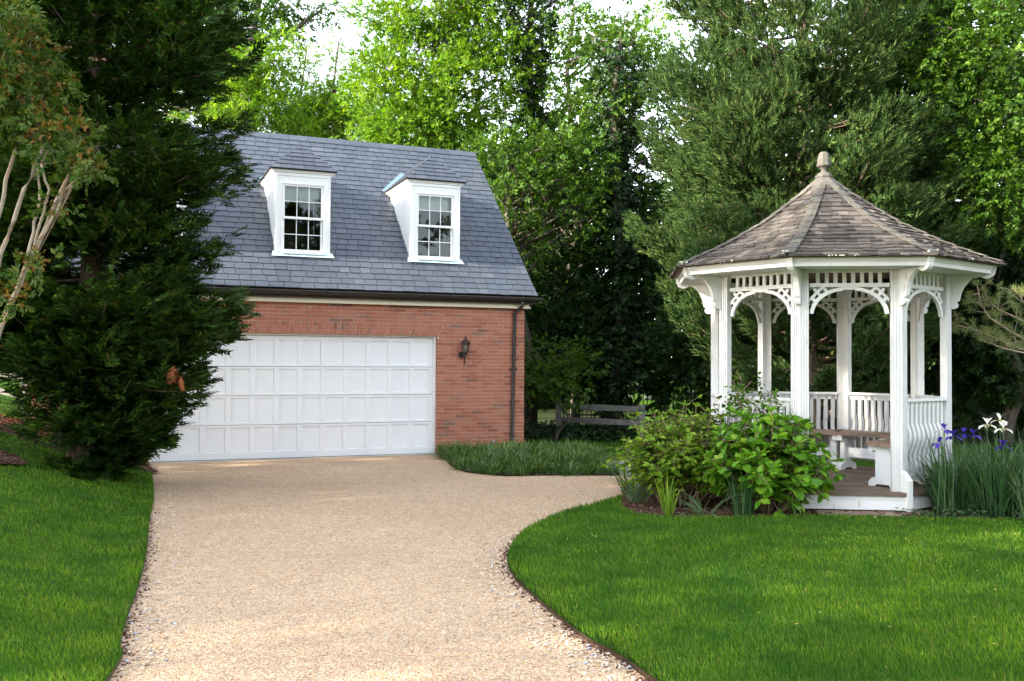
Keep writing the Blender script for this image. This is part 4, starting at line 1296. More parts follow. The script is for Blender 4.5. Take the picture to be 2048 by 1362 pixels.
# ------------------------------------------------------------------ red cedar behind the gazebo
def prof_cedar(z, az):
    r_ = float(np.interp(z, [0, 1.0, 1.6, 3, 4.5, 6, 7.5, 9, 11, 13, 14.5], [.6, 2.2, 2.9, 3.2, 3.3, 3.15, 2.8, 2.35, 1.7, .9, .1]))
    return r_*(1 + .17*math.sin(2.4*z + 2*az) + .12*math.sin(5.1*z - 3*az + 1))
conifer('red_cedar', 'tall grey green cedar with feathery upswept plumes behind the gazebo', (5.9, 19.0, -.05), 14.6, prof_cedar, .24, 180, .25, 'cedar', 'conifer_bark', 8, PLUME, .07, .36, .9, 37, .24, .40, updir=.28, rnd_d=.42)

# ------------------------------------------------------------------ crape myrtle at the left edge
CMB = (-6.6, 10.75); cz = gz(*CMB)
cm = thing('crape_myrtle', (CMB[0], CMB[1], cz), 'slender tree with several pale smooth stems and red tipped leaves at the left edge', 'tree')
rng = np.random.default_rng(21)
def pw(u, v, Y): return np.array([(u-1024)/1906*Y, Y, 1.694 + (722.5-v)/1906*Y])
stems = []
for pts, Y0, Y1, rr in (([(-70,900),(-30,760),(0,655),(40,560),(78,480),(112,395),(140,335)], 9.75, 9.5, .032),
                    ([(-70,900),(-60,720),(-30,600),(2,500),(22,440),(58,350),(80,285)], 9.75, 9.8, .031),
                    ([(-75,900),(-70,700),(-45,540),(-5,425),(15,330),(38,245)], 9.75, 10.0, .029),
                    ([(-70,900),(-40,760),(10,640),(48,540),(84,425),(95,380),(76,330)], 9.8, 9.3, .020),
                    ([(-70,900),(-80,640),(-70,420),(-50,240)], 9.75, 9.2, .036),
                    ([(48,540),(62,470),(75,400),(68,330)], 9.5, 9.6, .018), ([(78,480),(100,440),(128,378),(146,362)], 9.5, 9.4, .018)):
    n = len(pts)
    P = [pw(u, v, Y0 + (Y1-Y0)*i/(n-1)) for i, (u, v) in enumerate(pts)]
    if pts[0][1] == 900: P[0] = np.array([CMB[0] + rng.normal(0, .08), CMB[1] + rng.normal(0, .08), cz - .05])
    P = [p - np.array(cm.location) for p in P]
    fine = []
    for i in range(n-1):
        for k in range(3): fine.append(P[i] + (P[i+1]-P[i])*k/3 + rng.normal(0, .008, 3))
    fine.append(P[-1]); stems.append(fine)
    q = MB(); q.tube(fine, list(np.linspace(rr, rr*.55, len(fine))), 8); q.build('stem', M['crape_bark'], cm, True)
blobs = []
for u, v, r_, Y in ((30,150,.28,9.9), (75,245,.30,9.8), (20,90,.24,10.0), (110,290,.26,9.5), (40,215,.26,9.7), (150,310,.20,9.4), (95,180,.2,9.9), (10,250,.22,9.9), (140,265,.16,9.5), (60,120,.2,10.1), (-40,150,.5,9.6), (-60,60,.5,9.7), (10,30,.22,9.9), (165,335,.12,9.4), (110,420,.08,9.5), (70,540,.07,9.4), (30,610,.08,9.4)):
    p = pw(u, v, Y); blobs.append((p[0], p[1], p[2], r_*1.15, r_*1.15, r_*.9))
(V, F), cl = crown_from(rng, blobs, 16, .15, SPRIG, clump=(.10, .2), dens=46)
link('crown', np_mesh('crown', V - np.array(cm.location), F, M['crape_leaf']), cm)
(V, F), cl2 = crown_from(rng, [(x, y, z+.07, a*1.02, b_*1.02, c*1.0) for x, y, z, a, b_, c in blobs], 6, .085, SPRIG, clump=(.07, .13), dens=40)
link('red_tips', np_mesh('red_tips', V - np.array(cm.location), F, M['red_leaf']), cm)
q = MB(); L0 = np.array(cm.location)
ends = [s[-1] for s in stems]
for c in cl[::3]:
    c = c - L0; e = min(ends, key=lambda p: np.linalg.norm(p - c))
    if np.linalg.norm(e-c) < 1.2: q.tube([e, (e+c)/2 + rng.normal(0, .04, 3), c], [.010, .007, .003], 4)
q.build('twigs', M['twig'], cm, True)

# ------------------------------------------------------------------ trees behind
def at(u, v, Y): p = pw(u, v, Y); return (float(p[0]), float(p[1]), float(p[2]))
def bl(u, v, Y, rx, ry, rz, w=1.0): p = at(u, v, Y); return (p[0], p[1], p[2], rx, ry, rz, w)
def tk(u0, v1, Y, u1=None, n=7, seed=0, amp=.12):
    r_ = np.random.default_rng(seed + 77); a = at(u0, 700, Y); b = at(u1 if u1 is not None else u0, v1, Y)
    return [(a[0] + (b[0]-a[0])*t + (r_.normal(0, amp) if 0 < i < n-1 else 0), Y + (r_.normal(0, amp) if 0 < i < n-1 else 0), -.1 + (b[2]+.1)*t) for i, t in enumerate(np.linspace(0, 1, n))]
def base_of(t): return (t[0][0], t[0][1], 0.0)
def dtree(label, t, r0, blobs, leaf, seed, **kw):
    return tree(kw.pop('name', 'deciduous_tree'), label, kw.pop('cat', 'tree'), base_of(t), t, r0, blobs, leaf, kw.pop('bark', 'bark'), seed, **kw)

G = 'trees behind the garage'
dtree('bright green hanging leaved tree just right of the dark conifer above the roof', tk(480, 40, 27, 500), .22,
      [bl(520,130,27,1.0,1.2,1.0), bl(500,220,27,1.3,1.2,1.0), bl(430,150,28,1.4,1.4,1.4), bl(560,210,27,.6,.8,.5), bl(330,180,28,1.6,1.5,1.8,.5), bl(400,40,28,1.6,1.4,1.2,.5)], 'bright', 31, group=G, templates=SPRIG_LONG, scale=.36, dens=20, per_m2=2.0)
dtree('tree with a bare arching limb reaching into the white sky, left of centre', tk(470, -60, 30, 520), .25,
      [bl(545,30,30,.75,.9,1.0), bl(510,-10,30,1.2,1.2,1.0), bl(570,120,30,.35,.6,.7,.6), bl(650,8,30,.22,.3,.25), bl(230,60,31,3.0,1.6,2.2,.4), bl(80,60,30,2.4,1.6,2.6,.4), bl(60,250,30,2.2,1.6,2.4,.4)], 'mid', 32, group=G, scale=.28, dens=18)
limb = MB(); P = [np.array(at(u, v, 30)) for u, v in ((500,75),(545,68),(585,52),(612,30),(636,16),(640,2))]
L0 = np.array(bpy.data.objects[[o.name for o in bpy.data.objects if o.get('label','').startswith('tree with a bare arching')][0]].location)
limb.tube([p - L0 for p in P], [.10,.085,.07,.055,.04,.02], 6)
limb.tube([P[1]-L0, np.array(at(540,40,30))-L0, np.array(at(548,10,30))-L0], [.02,.015,.006], 4)
limb.tube([P[3]-L0, np.array(at(625,60,30))-L0, np.array(at(630,85,30))-L0], [.015,.01,.004], 4)
limb.build('bare_limb', M['bark'], [o for o in bpy.data.objects if o.get('label','').startswith('tree with a bare arching')][0], True)
dtree('thin pale yellow green young tree with feathery pointed top left of the two', tk(608, 85, 33), .10,
      [bl(608,130,33,.32,.4,.9), bl(600,185,33,.7,.7,.6), bl(612,235,33,1.1,.9,.7), bl(575,255,33,1.0,.9,.5), bl(640,225,34,1.6,1.0,.9)], 'bright', 33, group=G, scale=.30, templates=SPRIG_LONG, dens=20, nlimb=30, per_m2=2.4)
dtree('thin pale yellow green young tree with narrow pointed top nearer the big leafy tree', tk(672, 75, 33), .10,
      [bl(670,110,33,.22,.3,.7), bl(682,150,33,.42,.5,.6), bl(668,205,33,.8,.8,.7), bl(650,250,33,1.0,.9,.6), bl(710,250,33,1.2,.9,.8), bl(690,190,34,.9,.9,.8)], 'bright', 34, group=G, scale=.30, templates=SPRIG_LONG, dens=20, nlimb=30, per_m2=2.4)
dtree('broad bright yellow green tree rising over the middle of the slate roof', tk(880, -20, 25.5, 905), .24,
      [bl(850,110,25.5,1.5,1.4,1.3), bl(790,190,25,1.15,1.2,1.1), bl(920,190,25,1.4,1.3,1.3), bl(960,60,26,1.3,1.2,1.2), bl(870,20,26,1.4,1.3,1.0), bl(745,150,25.5,.6,.8,.9), bl(840,260,24.8,1.4,1.1,.8), bl(760,255,25,.9,1.0,.7), bl(760,40,26,.6,.7,.5,.7), bl(720,20,26,.3,.4,.7,.7), bl(940,-60,26,1.8,1.5,1.0), bl(1000,130,25.5,.7,.9,1.0)], 'bright', 35, group=G, scale=.23, per_m2=2.7, dens=21, nlimb=60, lr=.07)
G2 = 'ivy covered trees at the end of the garage'
def ivy_tree(label, t, r0, blobs, seed, ivy_r, ivy_n, leaf='mid', **kw):
    o = dtree(label, t, r0, blobs, leaf, seed, name='ivy_covered_tree', group=G2, **kw)
    r_ = np.random.default_rng(seed+500); b0 = np.array(base_of(t))
    tt = r_.uniform(.05, .97, ivy_n); P = np.array([[np.interp(a, np.linspace(0, 1, len(t)), [p[k] for p in t]) for k in range(3)] for a in tt])
    lump = 1 + .45*np.sin(tt*19 + seed) + .25*np.sin(tt*43)
    d = unit(r_.normal(0, 1, (ivy_n, 3))*np.array([1, 1, .3])); P = P + d*(ivy_r*lump*r_.uniform(.35, 1.0, ivy_n)**.6)[:, None]
    V, F = scatter(SPRIG, P, d + np.array([0, 0, -.5]) + r_.normal(0, .3, (ivy_n, 3)), d + np.array([0, 0, .3]), .26*r_.uniform(.7, 1.2, ivy_n), r_)
    link('ivy', np_mesh('ivy', V - b0, F, M['ivy']), o); return o
ivy_tree('tall trunk wrapped in dark ivy standing right of the bright yellow green tree', tk(1060, -80, 26, 1062, amp=.05), .22,
      [bl(1010,20,26,.9,.9,.7), bl(1120,30,26,.9,.9,.6,.7), bl(1010,250,25.5,.9,1.0,.8), bl(1090,-60,26,1.5,1.2,.7), bl(1140,90,26.5,.6,.8,.5,.6), bl(1110,260,25.5,.8,.9,.6), bl(1110,190,26,.7,.8,.7,.7), bl(1090,120,26.5,.5,.7,.7)], 41, .50, 2600, leaf='mid', scale=.24, nlimb=40, dens=15)
ivy_tree('leaning trunk wrapped in dark ivy with sparse crown, nearer the cedar', tk(1225, 60, 24.5, 1240, amp=.08), .20,
      [bl(1240,90,24.5,.8,.9,.7), bl(1180,200,24.5,.7,.8,.8,.8), bl(1210,30,25,1.1,1.0,.6,.7), bl(1190,120,25,.5,.7,.5,.7), bl(1280,40,25,.6,.7,.5,.6), bl(1285,110,25,.7,.8,.8), bl(1235,170,24.6,.7,.8,.9), bl(1270,200,25,.8,.8,.9), bl(1295,290,26,.9,.8,1.1), bl(1300,390,26,.9,.8,1.0), bl(1320,210,26.5,.9,.8,1.0)], 42, .48, 2600, leaf='mid', scale=.23, nlimb=40, dens=15)
dtree('leafy tree filling the sky between the two ivy covered trunks', tk(1150, 0, 29, 1145), .16,
      [bl(1150,60,29,1.0,1.0,.8), bl(1120,170,29,.7,.8,.8), bl(1175,215,29,1.1,1.0,.9), bl(1200,110,29.5,.8,.9,.8), bl(1150,290,28.5,1.4,1.1,1.0), bl(1290,150,29,1.0,1.0,1.0), bl(1310,60,29,.9,.9,.6)], 'bright', 46, group=G2, scale=.27, per_m2=1.7, dens=16, nlimb=34)
# the vine-hung thicket between garage and gazebo
dtree('glossy leaved vine thicket hanging beside the right edge of the slate roof', tk(1030, 330, 23.2), .16,
      [bl(1005,330,23.2,.75,.9,.8), bl(1060,400,23.2,1.0,1.0,.9), bl(1100,310,23.6,.9,1.0,.7), bl(1040,480,23.2,.7,1.0,.8), bl(1130,430,23.8,.9,1.0,.9), bl(960,300,23.5,.5,.7,.4), bl(1150,330,24,.8,1.0,.8)], 'mid', 43, name='vine_thicket', cat='vine', scale=.24, per_m2=2.1, dens=18, nlimb=50)
dtree('dark ivy thicket filling the gap low between garage and cedar', tk(1150, 480, 25), .14,
      [bl(1080,600,24.5,1.3,1.0,1.3), bl(1190,560,25,1.3,1.1,1.6), bl(1120,690,24,1.5,1.0,1.1), bl(1240,680,25,1.3,1.0,1.2), bl(1210,430,25.4,.9,.9,1.2), bl(1290,520,26,1.2,1.0,2.0), bl(1120,390,26.5,1.4,1.0,1.3), bl(1220,340,27,1.2,1.0,1.2), bl(1100,500,26,1.3,1.0,1.2), bl(1170,640,27,2.2,1.0,1.4)], 'deep', 44, name='ivy_thicket', cat='thicket', scale=.27, per_m2=3.0, dens=17, nlimb=26)
dtree('small maple with pointed layered leaves beside the right corner of the garage', tk(1110, 720, 20.5), .05,
      [bl(1100,745,20.3,.62,.6,.32), bl(1140,770,20,.5,.5,.25), bl(1075,760,20.2,.45,.5,.3), bl(1090,700,20.8,.5,.5,.35), bl(1150,720,20.5,.45,.5,.3)], 'mid', 45, name='small_maple', scale=.20, per_m2=6, dens=18, nlimb=6, clump=(.2,.4))
# right side
G3 = 'dark trees along the right'
dtree('dark leafy tree filling the upper right corner, its outer leaves catching light', tk(2130, -60, 17.5, 2080), .20,
      [bl(1990,90,17.5,1.1,1.2,1.2), bl(2050,220,17,1.0,1.2,1.0), bl(1930,30,18,1.1,1.2,.9), bl(1985,330,17.5,.9,1.0,.9), bl(2080,90,17,1.1,1.2,1.2), bl(1900,160,18.5,.7,1.0,.8), bl(2050,380,17.5,.9,1.0,.9), bl(1990,-60,18,1.6,1.4,.8)], 'mid', 51, group=G3, scale=.24, per_m2=2.2, dens=18, nlimb=40)
dtree('deep green tree standing between the cedar and the upper right corner tree', tk(1880, 0, 22, 1870), .20,
      [bl(1870,150,22,1.4,1.3,1.7), bl(1900,330,21.5,1.2,1.2,1.4), bl(1830,420,22,1.1,1.2,1.2), bl(1920,470,21,1.0,1.1,1.2), bl(1850,0,22,1.6,1.4,1.0), bl(1770,60,23,1.2,1.2,1.2)], 'deep', 52, group=G3, scale=.26, per_m2=2.0, dens=17, nlimb=40)
dtree('black green tree in deep shade behind the irises at the right edge', tk(2010, 480, 20), .16,
      [bl(1990,560,20,1.3,1.2,1.3), bl(2040,690,19.5,1.4,1.2,1.1), bl(1950,700,21,1.1,1.1,1.0), bl(2060,480,20,1.0,1.1,1.0), bl(1930,590,21,.9,1.0,1.0)], 'deep', 53, group=G3, scale=.25, per_m2=2.2, dens=17, nlimb=22)
dtree('low dark shrub under the cedar seen through the gazebo arches', tk(1640, 640, 21.5), .10,
      [bl(1560,690,21.5,1.2,.9,1.0), bl(1690,700,21,1.3,.9,.9), bl(1790,690,21.5,1.1,.9,1.0), bl(1480,720,22,1.1,.9,.8), bl(1400,700,22.5,1.2,.9,1.0)], 'deep', 54, name='understory_shrub', cat='shrub', scale=.25, per_m2=2.0, dens=16, nlimb=16)

# far wood that closes the view
rng = np.random.default_rng(99)
wb = []
for i in range(70):
    x = -34 + i*1.12; y = 40 + 5*math.sin(i*1.7); top = 9.0 + 3*math.sin(i*.9) + 2*math.sin(i*2.3)
    if 3 < x < 9 or -14 < x < -6: top *= .72
    for z in np.arange(.8, top, 2.3): wb.append((x + rng.normal(0, .8), y + rng.normal(0, 1), z, 1.9, 1.6, 1.7))
(V, F), _ = crown_from(rng, wb, .13, 1.55, SPRIG, dens=2.6, clump=(.8, 1.3))
tag(link('far_wood', np_mesh('far_wood', V, F, M['deep'])), 'dense wood closing the view behind everything', kind='stuff')
rng = np.random.default_rng(98)
wb = []
for i in range(34):
    x = 6 + i*.9; y = 26 + 4*math.sin(i*1.3) - max(0, x-14)*.8; top = 10.5 + 2.5*math.sin(i*.9)
    for z in np.arange(.6, top, 2.1): wb.append((x + rng.normal(0, .6), y + rng.normal(0, .8), z, 1.5, 1.3, 1.5))
(V, F), _ = crown_from(rng, wb, .28, .80, SPRIG, dens=3.2, clump=(.6, 1.0))
tag(link('right_wood', np_mesh('right_wood', V, F, M['deep'])), 'dense dark wood behind the gazebo and its cedar', kind='stuff')
# ------------------------------------------------------------------ grass
def in_view(x, y, m=1.6): return (np.abs(x) < .56*np.maximum(y, 0) + m) & (y > 3.3)
def grass(name, poly, n_ref, m, seed, label, hmin=.022, hmax=.046, exclude=None, ymax=16, zoff=.038, lip=True):
    rng = np.random.default_rng(seed); P = np.array(poly)
    x0, x1 = max(P[:, 0].min(), -14), min(P[:, 0].max(), 11); y0, y1 = max(P[:, 1].min(), 3.3), min(P[:, 1].max(), ymax)
    n = int((x1-x0)*(y1-y0)*n_ref)
    x = rng.uniform(x0, x1, n); y = rng.uniform(y0, y1, n); r_ = np.hypot(x, y)
    k = in_view(x, y) & (rng.random(n) < np.clip((5.6/r_)**1.7, 0, 1))
    x, y, r_ = x[k], y[k], r_[k]
    k = inside(np.stack([x, y], 1), P)
    if exclude is not None:
        for q_ in exclude: k &= ~inside(np.stack([x, y], 1), np.array(q_))
    x, y, r_ = x[k], y[k], r_[k]; n = len(x)
    dd = edge_dist(np.stack([x, y], 1), P)
    kk = dd > (.016*rng.random(len(dd)) if lip else -1)
    x, y, r_, dd = x[kk], y[kk], r_[kk], dd[kk]; n = len(x)
    z = terr(x, y) + zoff - (.02*np.clip(1 - dd/.07, 0, 1)**2 if lip else 0)
    # gentle patches of longer and shorter growth
    pat = .5 + .5*np.sin(x*2.1 + 1.3*np.sin(y*1.7))*np.sin(y*1.9 + np.sin(x*1.1))
    h = rng.uniform(hmin, hmax, n)*(.85 + .3*pat)
    w = .0034*(r_/5.6)**.8*rng.uniform(.7, 1.3, n)
    a = rng.uniform(0, 2*PI, n); ln = rng.uniform(.1, .75, n)*h
    la = rng.uniform(0, 2*PI, n)*.55 + 1.0
    B = np.stack([x, y, z], 1); S1 = np.stack([np.cos(a)*w, np.sin(a)*w, 0*w], 1)
    T = B + np.stack([np.cos(la)*ln, np.sin(la)*ln, h], 1)
    V = np.stack([B-S1, B+S1, T], 1).reshape(-1, 3)
    F = np.arange(3*n).reshape(-1, 3)
    o = link(name, np_mesh(name, V, F, m)); return tag(o, label, kind='stuff')
grass('grass', left_lawn_poly, 6200, M['lawn'], 1, 'short mown grass of the left bank', exclude=[cm_poly])
grass('grass', right_lawn_poly, 6200, M['lawn'], 2, 'short mown grass of the right lawn')
grass('grass', back_poly, 1500, M['lawn'], 3, 'shaded grass of the back lawn', ymax=21, zoff=.0, lip=False)
grass('grass', [(-8.6,15.35), (-12,15.45), (-14,15.5), (-16,26), (-9.6,26), (-9.6,20), (-8.9,17)], 1800, M['lawn'], 4, 'sunlit grass beyond the mulch', ymax=26, zoff=.02, lip=False)

# ------------------------------------------------------------------ loose pebbles and mulch chips
def bits(name, P, size, m, rng, flat=.6, long_=1.0, label=None):
    """small faceted lumps"""
    n = len(P)
    T = np.array([(1,0,0), (0,1,0), (-1,0,0), (0,-1,0), (0,0,.9), (0,0,-.9)], float); TF = np.array([(0,1,4), (1,2,4), (2,3,4), (3,0,4), (1,0,5), (2,1,5), (3,2,5), (0,3,5)])
    d = unit(np.concatenate([rng.normal(0, 1, (n, 2)), rng.normal(0, .25, (n, 1))], 1)); u = np.array([0, 0, 1.]) + rng.normal(0, .25, (n, 3))
    Z = unit(u - (u*d).sum(1, keepdims=True)*d); Y = np.cross(Z, d)
    sx = size*rng.uniform(.8, 1.3, n)*long_; sy = size*rng.uniform(.6, 1.0, n); sz = size*flat*rng.uniform(.7, 1.1, n)
    jit = rng.uniform(.75, 1.2, (n, 6, 1)); TT = T[None]*jit
    V = P[:, None] + TT[..., 0:1]*(d*sx[:, None])[:, None] + TT[..., 1:2]*(Y*sy[:, None])[:, None] + TT[..., 2:3]*(Z*sz[:, None])[:, None]
    F = TF[None] + (np.arange(n)*6)[:, None, None]
    return tag(link(name, np_mesh(name, V.reshape(-1, 3), F.reshape(-1, 3), m)), label, kind='stuff')
rng = np.random.default_rng(12)
DP = np.array(drive_poly)
n = 26000
x = rng.uniform(-4, 4, n); y = 4.6 + rng.uniform(0, 1, n)**1.6*9; k = inside(np.stack([x, y], 1), DP) & in_view(x, y, .8)
k &= ~inside(np.stack([x, y], 1), RLP) & ~inside(np.stack([x, y], 1), LLP) & (rng.random(n) < np.clip((5.0/np.hypot(x, y))**1.2, 0, 1))
x, y = x[k], y[k]
bits('pebbles', np.stack([x, y, drive_z(x, y) + .002], 1), np.clip(rng.lognormal(math.log(.0052), .28, len(x)), .003, .011), M['pebble'], rng, .6, 1.0, 'loose pebbles lying on the gravel drive')
# along the two lawn edges larger mixed stones collect
ed = np.array(LEDGE + REDGE)
def along(i):
    j = np.minimum(i + 1, len(ed) - 1); j = np.where(i == len(LEDGE) - 1, i, j)
    return ed[i] + (ed[j] - ed[i])*rng.random((len(i), 1))
n = 2600; i = rng.integers(0, len(ed), n)
P = along(i) + np.where(i < len(LEDGE), 1, -1)[:, None]*np.stack([np.abs(rng.normal(0, .16, n)) + .02, 0*i], 1) + rng.normal(0, .06, (n, 2))
k = (P[:, 1] > 4.5) & (P[:, 1] < 13) & ~inside(P, RLP) & ~inside(P, LLP)
P = P[k]; bits('edge_stones', np.stack([P[:, 0], P[:, 1], drive_z(P[:, 0], P[:, 1]) + .004], 1), rng.uniform(.006, .017, len(P)), M['pebble'], rng, .6, 1.2, 'bigger mixed stones collected along the lawn edges')
n = 1500; i = rng.integers(0, len(ed), n)
P = along(i) + np.where(i < len(LEDGE), 1, -1)[:, None]*np.stack([np.abs(rng.normal(0, .028, n)) + .004, 0*i], 1) + rng.normal(0, .02, (n, 2))
k = (P[:, 1] > 4.5) & (P[:, 1] < 11) & ~inside(P, RLP) & ~inside(P, LLP)
P = P[k]; bits('edge_soil', np.stack([P[:, 0], P[:, 1], drive_z(P[:, 0], P[:, 1]) + .004], 1), rng.uniform(.006, .016, len(P)), M['chip'], rng, .7, 1.2, 'crumbs of dark soil along the cut lawn edges')
def chips(poly, n, label, seed, zoff):
    rng = np.random.default_rng(seed); Q = np.array(poly); x = rng.uniform(Q[:, 0].min(), Q[:, 0].max(), n); y = rng.uniform(Q[:, 1].min(), Q[:, 1].max(), n)
    k = inside(np.stack([x, y], 1), Q) & in_view(x, y, 1.5); x, y = x[k], y[k]
    bits('mulch_chips', np.stack([x, y, terr(x, y) + zoff + rng.uniform(0, .015, len(x))], 1), rng.uniform(.010, .024, len(x)), M['chip'], rng, .3, 1.9, label)
chips(bed_poly, 11000, 'bark chips on the gazebo bed', 31, .03)
chips(mulch_poly, 9000, 'bark chips under the dark conifer', 32, .045)
chips(cm_poly, 3500, 'bark chips in the bare patch of the left lawn', 33, .07)
# fallen yellow petals and bits on the right lawn
P = np.stack([rng.uniform(.2, 6, 110), rng.uniform(5, 10.2, 110)], 1); P = P[inside(P, RLP)]
V, F = scatter([leaf_t(1, .25, .1)], np.stack([P[:, 0], P[:, 1], terr(P[:, 0], P[:, 1]) + .075], 1), rng.normal(0, 1, (len(P), 3))*np.array([1,1,.2]), np.tile([0,0,1.], (len(P), 1)), rng.uniform(.012, .028, len(P)), rng)
tag(link('fallen_leaves', np_mesh('fallen_leaves', V, F, M['yellow_petal'])), 'small yellowed leaves fallen on the right lawn', kind='stuff')

# ------------------------------------------------------------------ strap leaved plants
def straps(P, az, L, w, lean, droop, rng, ns=5, tw=.3):
    """arching grass-like leaves; lean = start angle from vertical, droop = added bend"""
    n = len(P); V = np.zeros((n, 2*ns+1, 3)); pos = np.array(P, float).copy()
    el = PI/2 - lean
    sd = np.stack([-np.sin(az + tw*rng.normal(0, 1, n)), np.cos(az + tw*rng.normal(0, 1, n)), rng.normal(0, .12, n)], 1)
    for i in range(ns+1):
        t = i/ns
        wd = w*(1 if t < .5 else 1 - ((t-.5)/.5)**1.5)*(.75 + .25*min(1, t*4))
        if i < ns: V[:, 2*i] = pos - sd*wd[:, None]; V[:, 2*i+1] = pos + sd*wd[:, None]
        else: V[:, 2*ns] = pos
        step = L/ns
        pos = pos + np.stack([np.cos(az)*np.cos(el)*step, np.sin(az)*np.cos(el)*step, np.sin(el)*step], 1)
        el = el - droop/ns*(.4 + 1.4*t)
    f = []
    for i in range(ns-1): f += [(2*i, 2*i+1, 2*i+3), (2*i, 2*i+3, 2*i+2)]
    f.append((2*ns-2, 2*ns-1, 2*ns))
    F = np.array(f)[None] + (np.arange(n)*(2*ns+1))[:, None, None]
    return V.reshape(-1, 3), F.reshape(-1, 3)
def tuft(rng, c, n, r, L, w, lean=(.05, .5), droop=(.3, 1.5), ns=5):
    a = rng.uniform(0, 2*PI, n); rr = r*rng.uniform(0, 1, n)**.5
    P = np.stack([c[0] + rr*np.cos(a), c[1] + rr*np.sin(a), np.full(n, c[2])], 1)
    az = a + rng.normal(0, .6, n)
    return straps(P, az, rng.uniform(L[0], L[1], n), rng.uniform(w[0], w[1], n), rng.uniform(*lean, n), rng.uniform(*droop, n), rng, ns)
# grassy border beside the garage
rng = np.random.default_rng(61); parts = []; parts2 = []
LP = np.array(lir_poly); lx = []
while len(lx) < 520:
    p = rng.uniform(LP.min(0), LP.max(0))
    if inside(p[None], LP)[0]: lx.append(p)
for p in lx:
    front = edge_dist(p[None], LP)[0] < .35 and p[1] < 15.4
    big = p[1] > 15.2
    V_ = tuft(rng, (p[0], p[1], .0), 30 if front else 26, .10, (.16, .27) if front else ((.24, .40) if big else (.20, .34)), (.004, .008), (.1, 1.2), (.9, 2.6), 4)
    (parts if rng.random() < .80 else parts2).append(V_)
V, F = join(parts); V2, F2 = join(parts2)
tag(link('border_grass', np_mesh('border_grass', V, F, M['liriope'])), 'dense arching grassy border plants along the foot of the garage', kind='stuff')
tag(link('border_grass', np_mesh('border_grass', V2, F2, M['bluestrap'])), 'greyer arching leaves among the grassy border by the garage', kind='stuff')

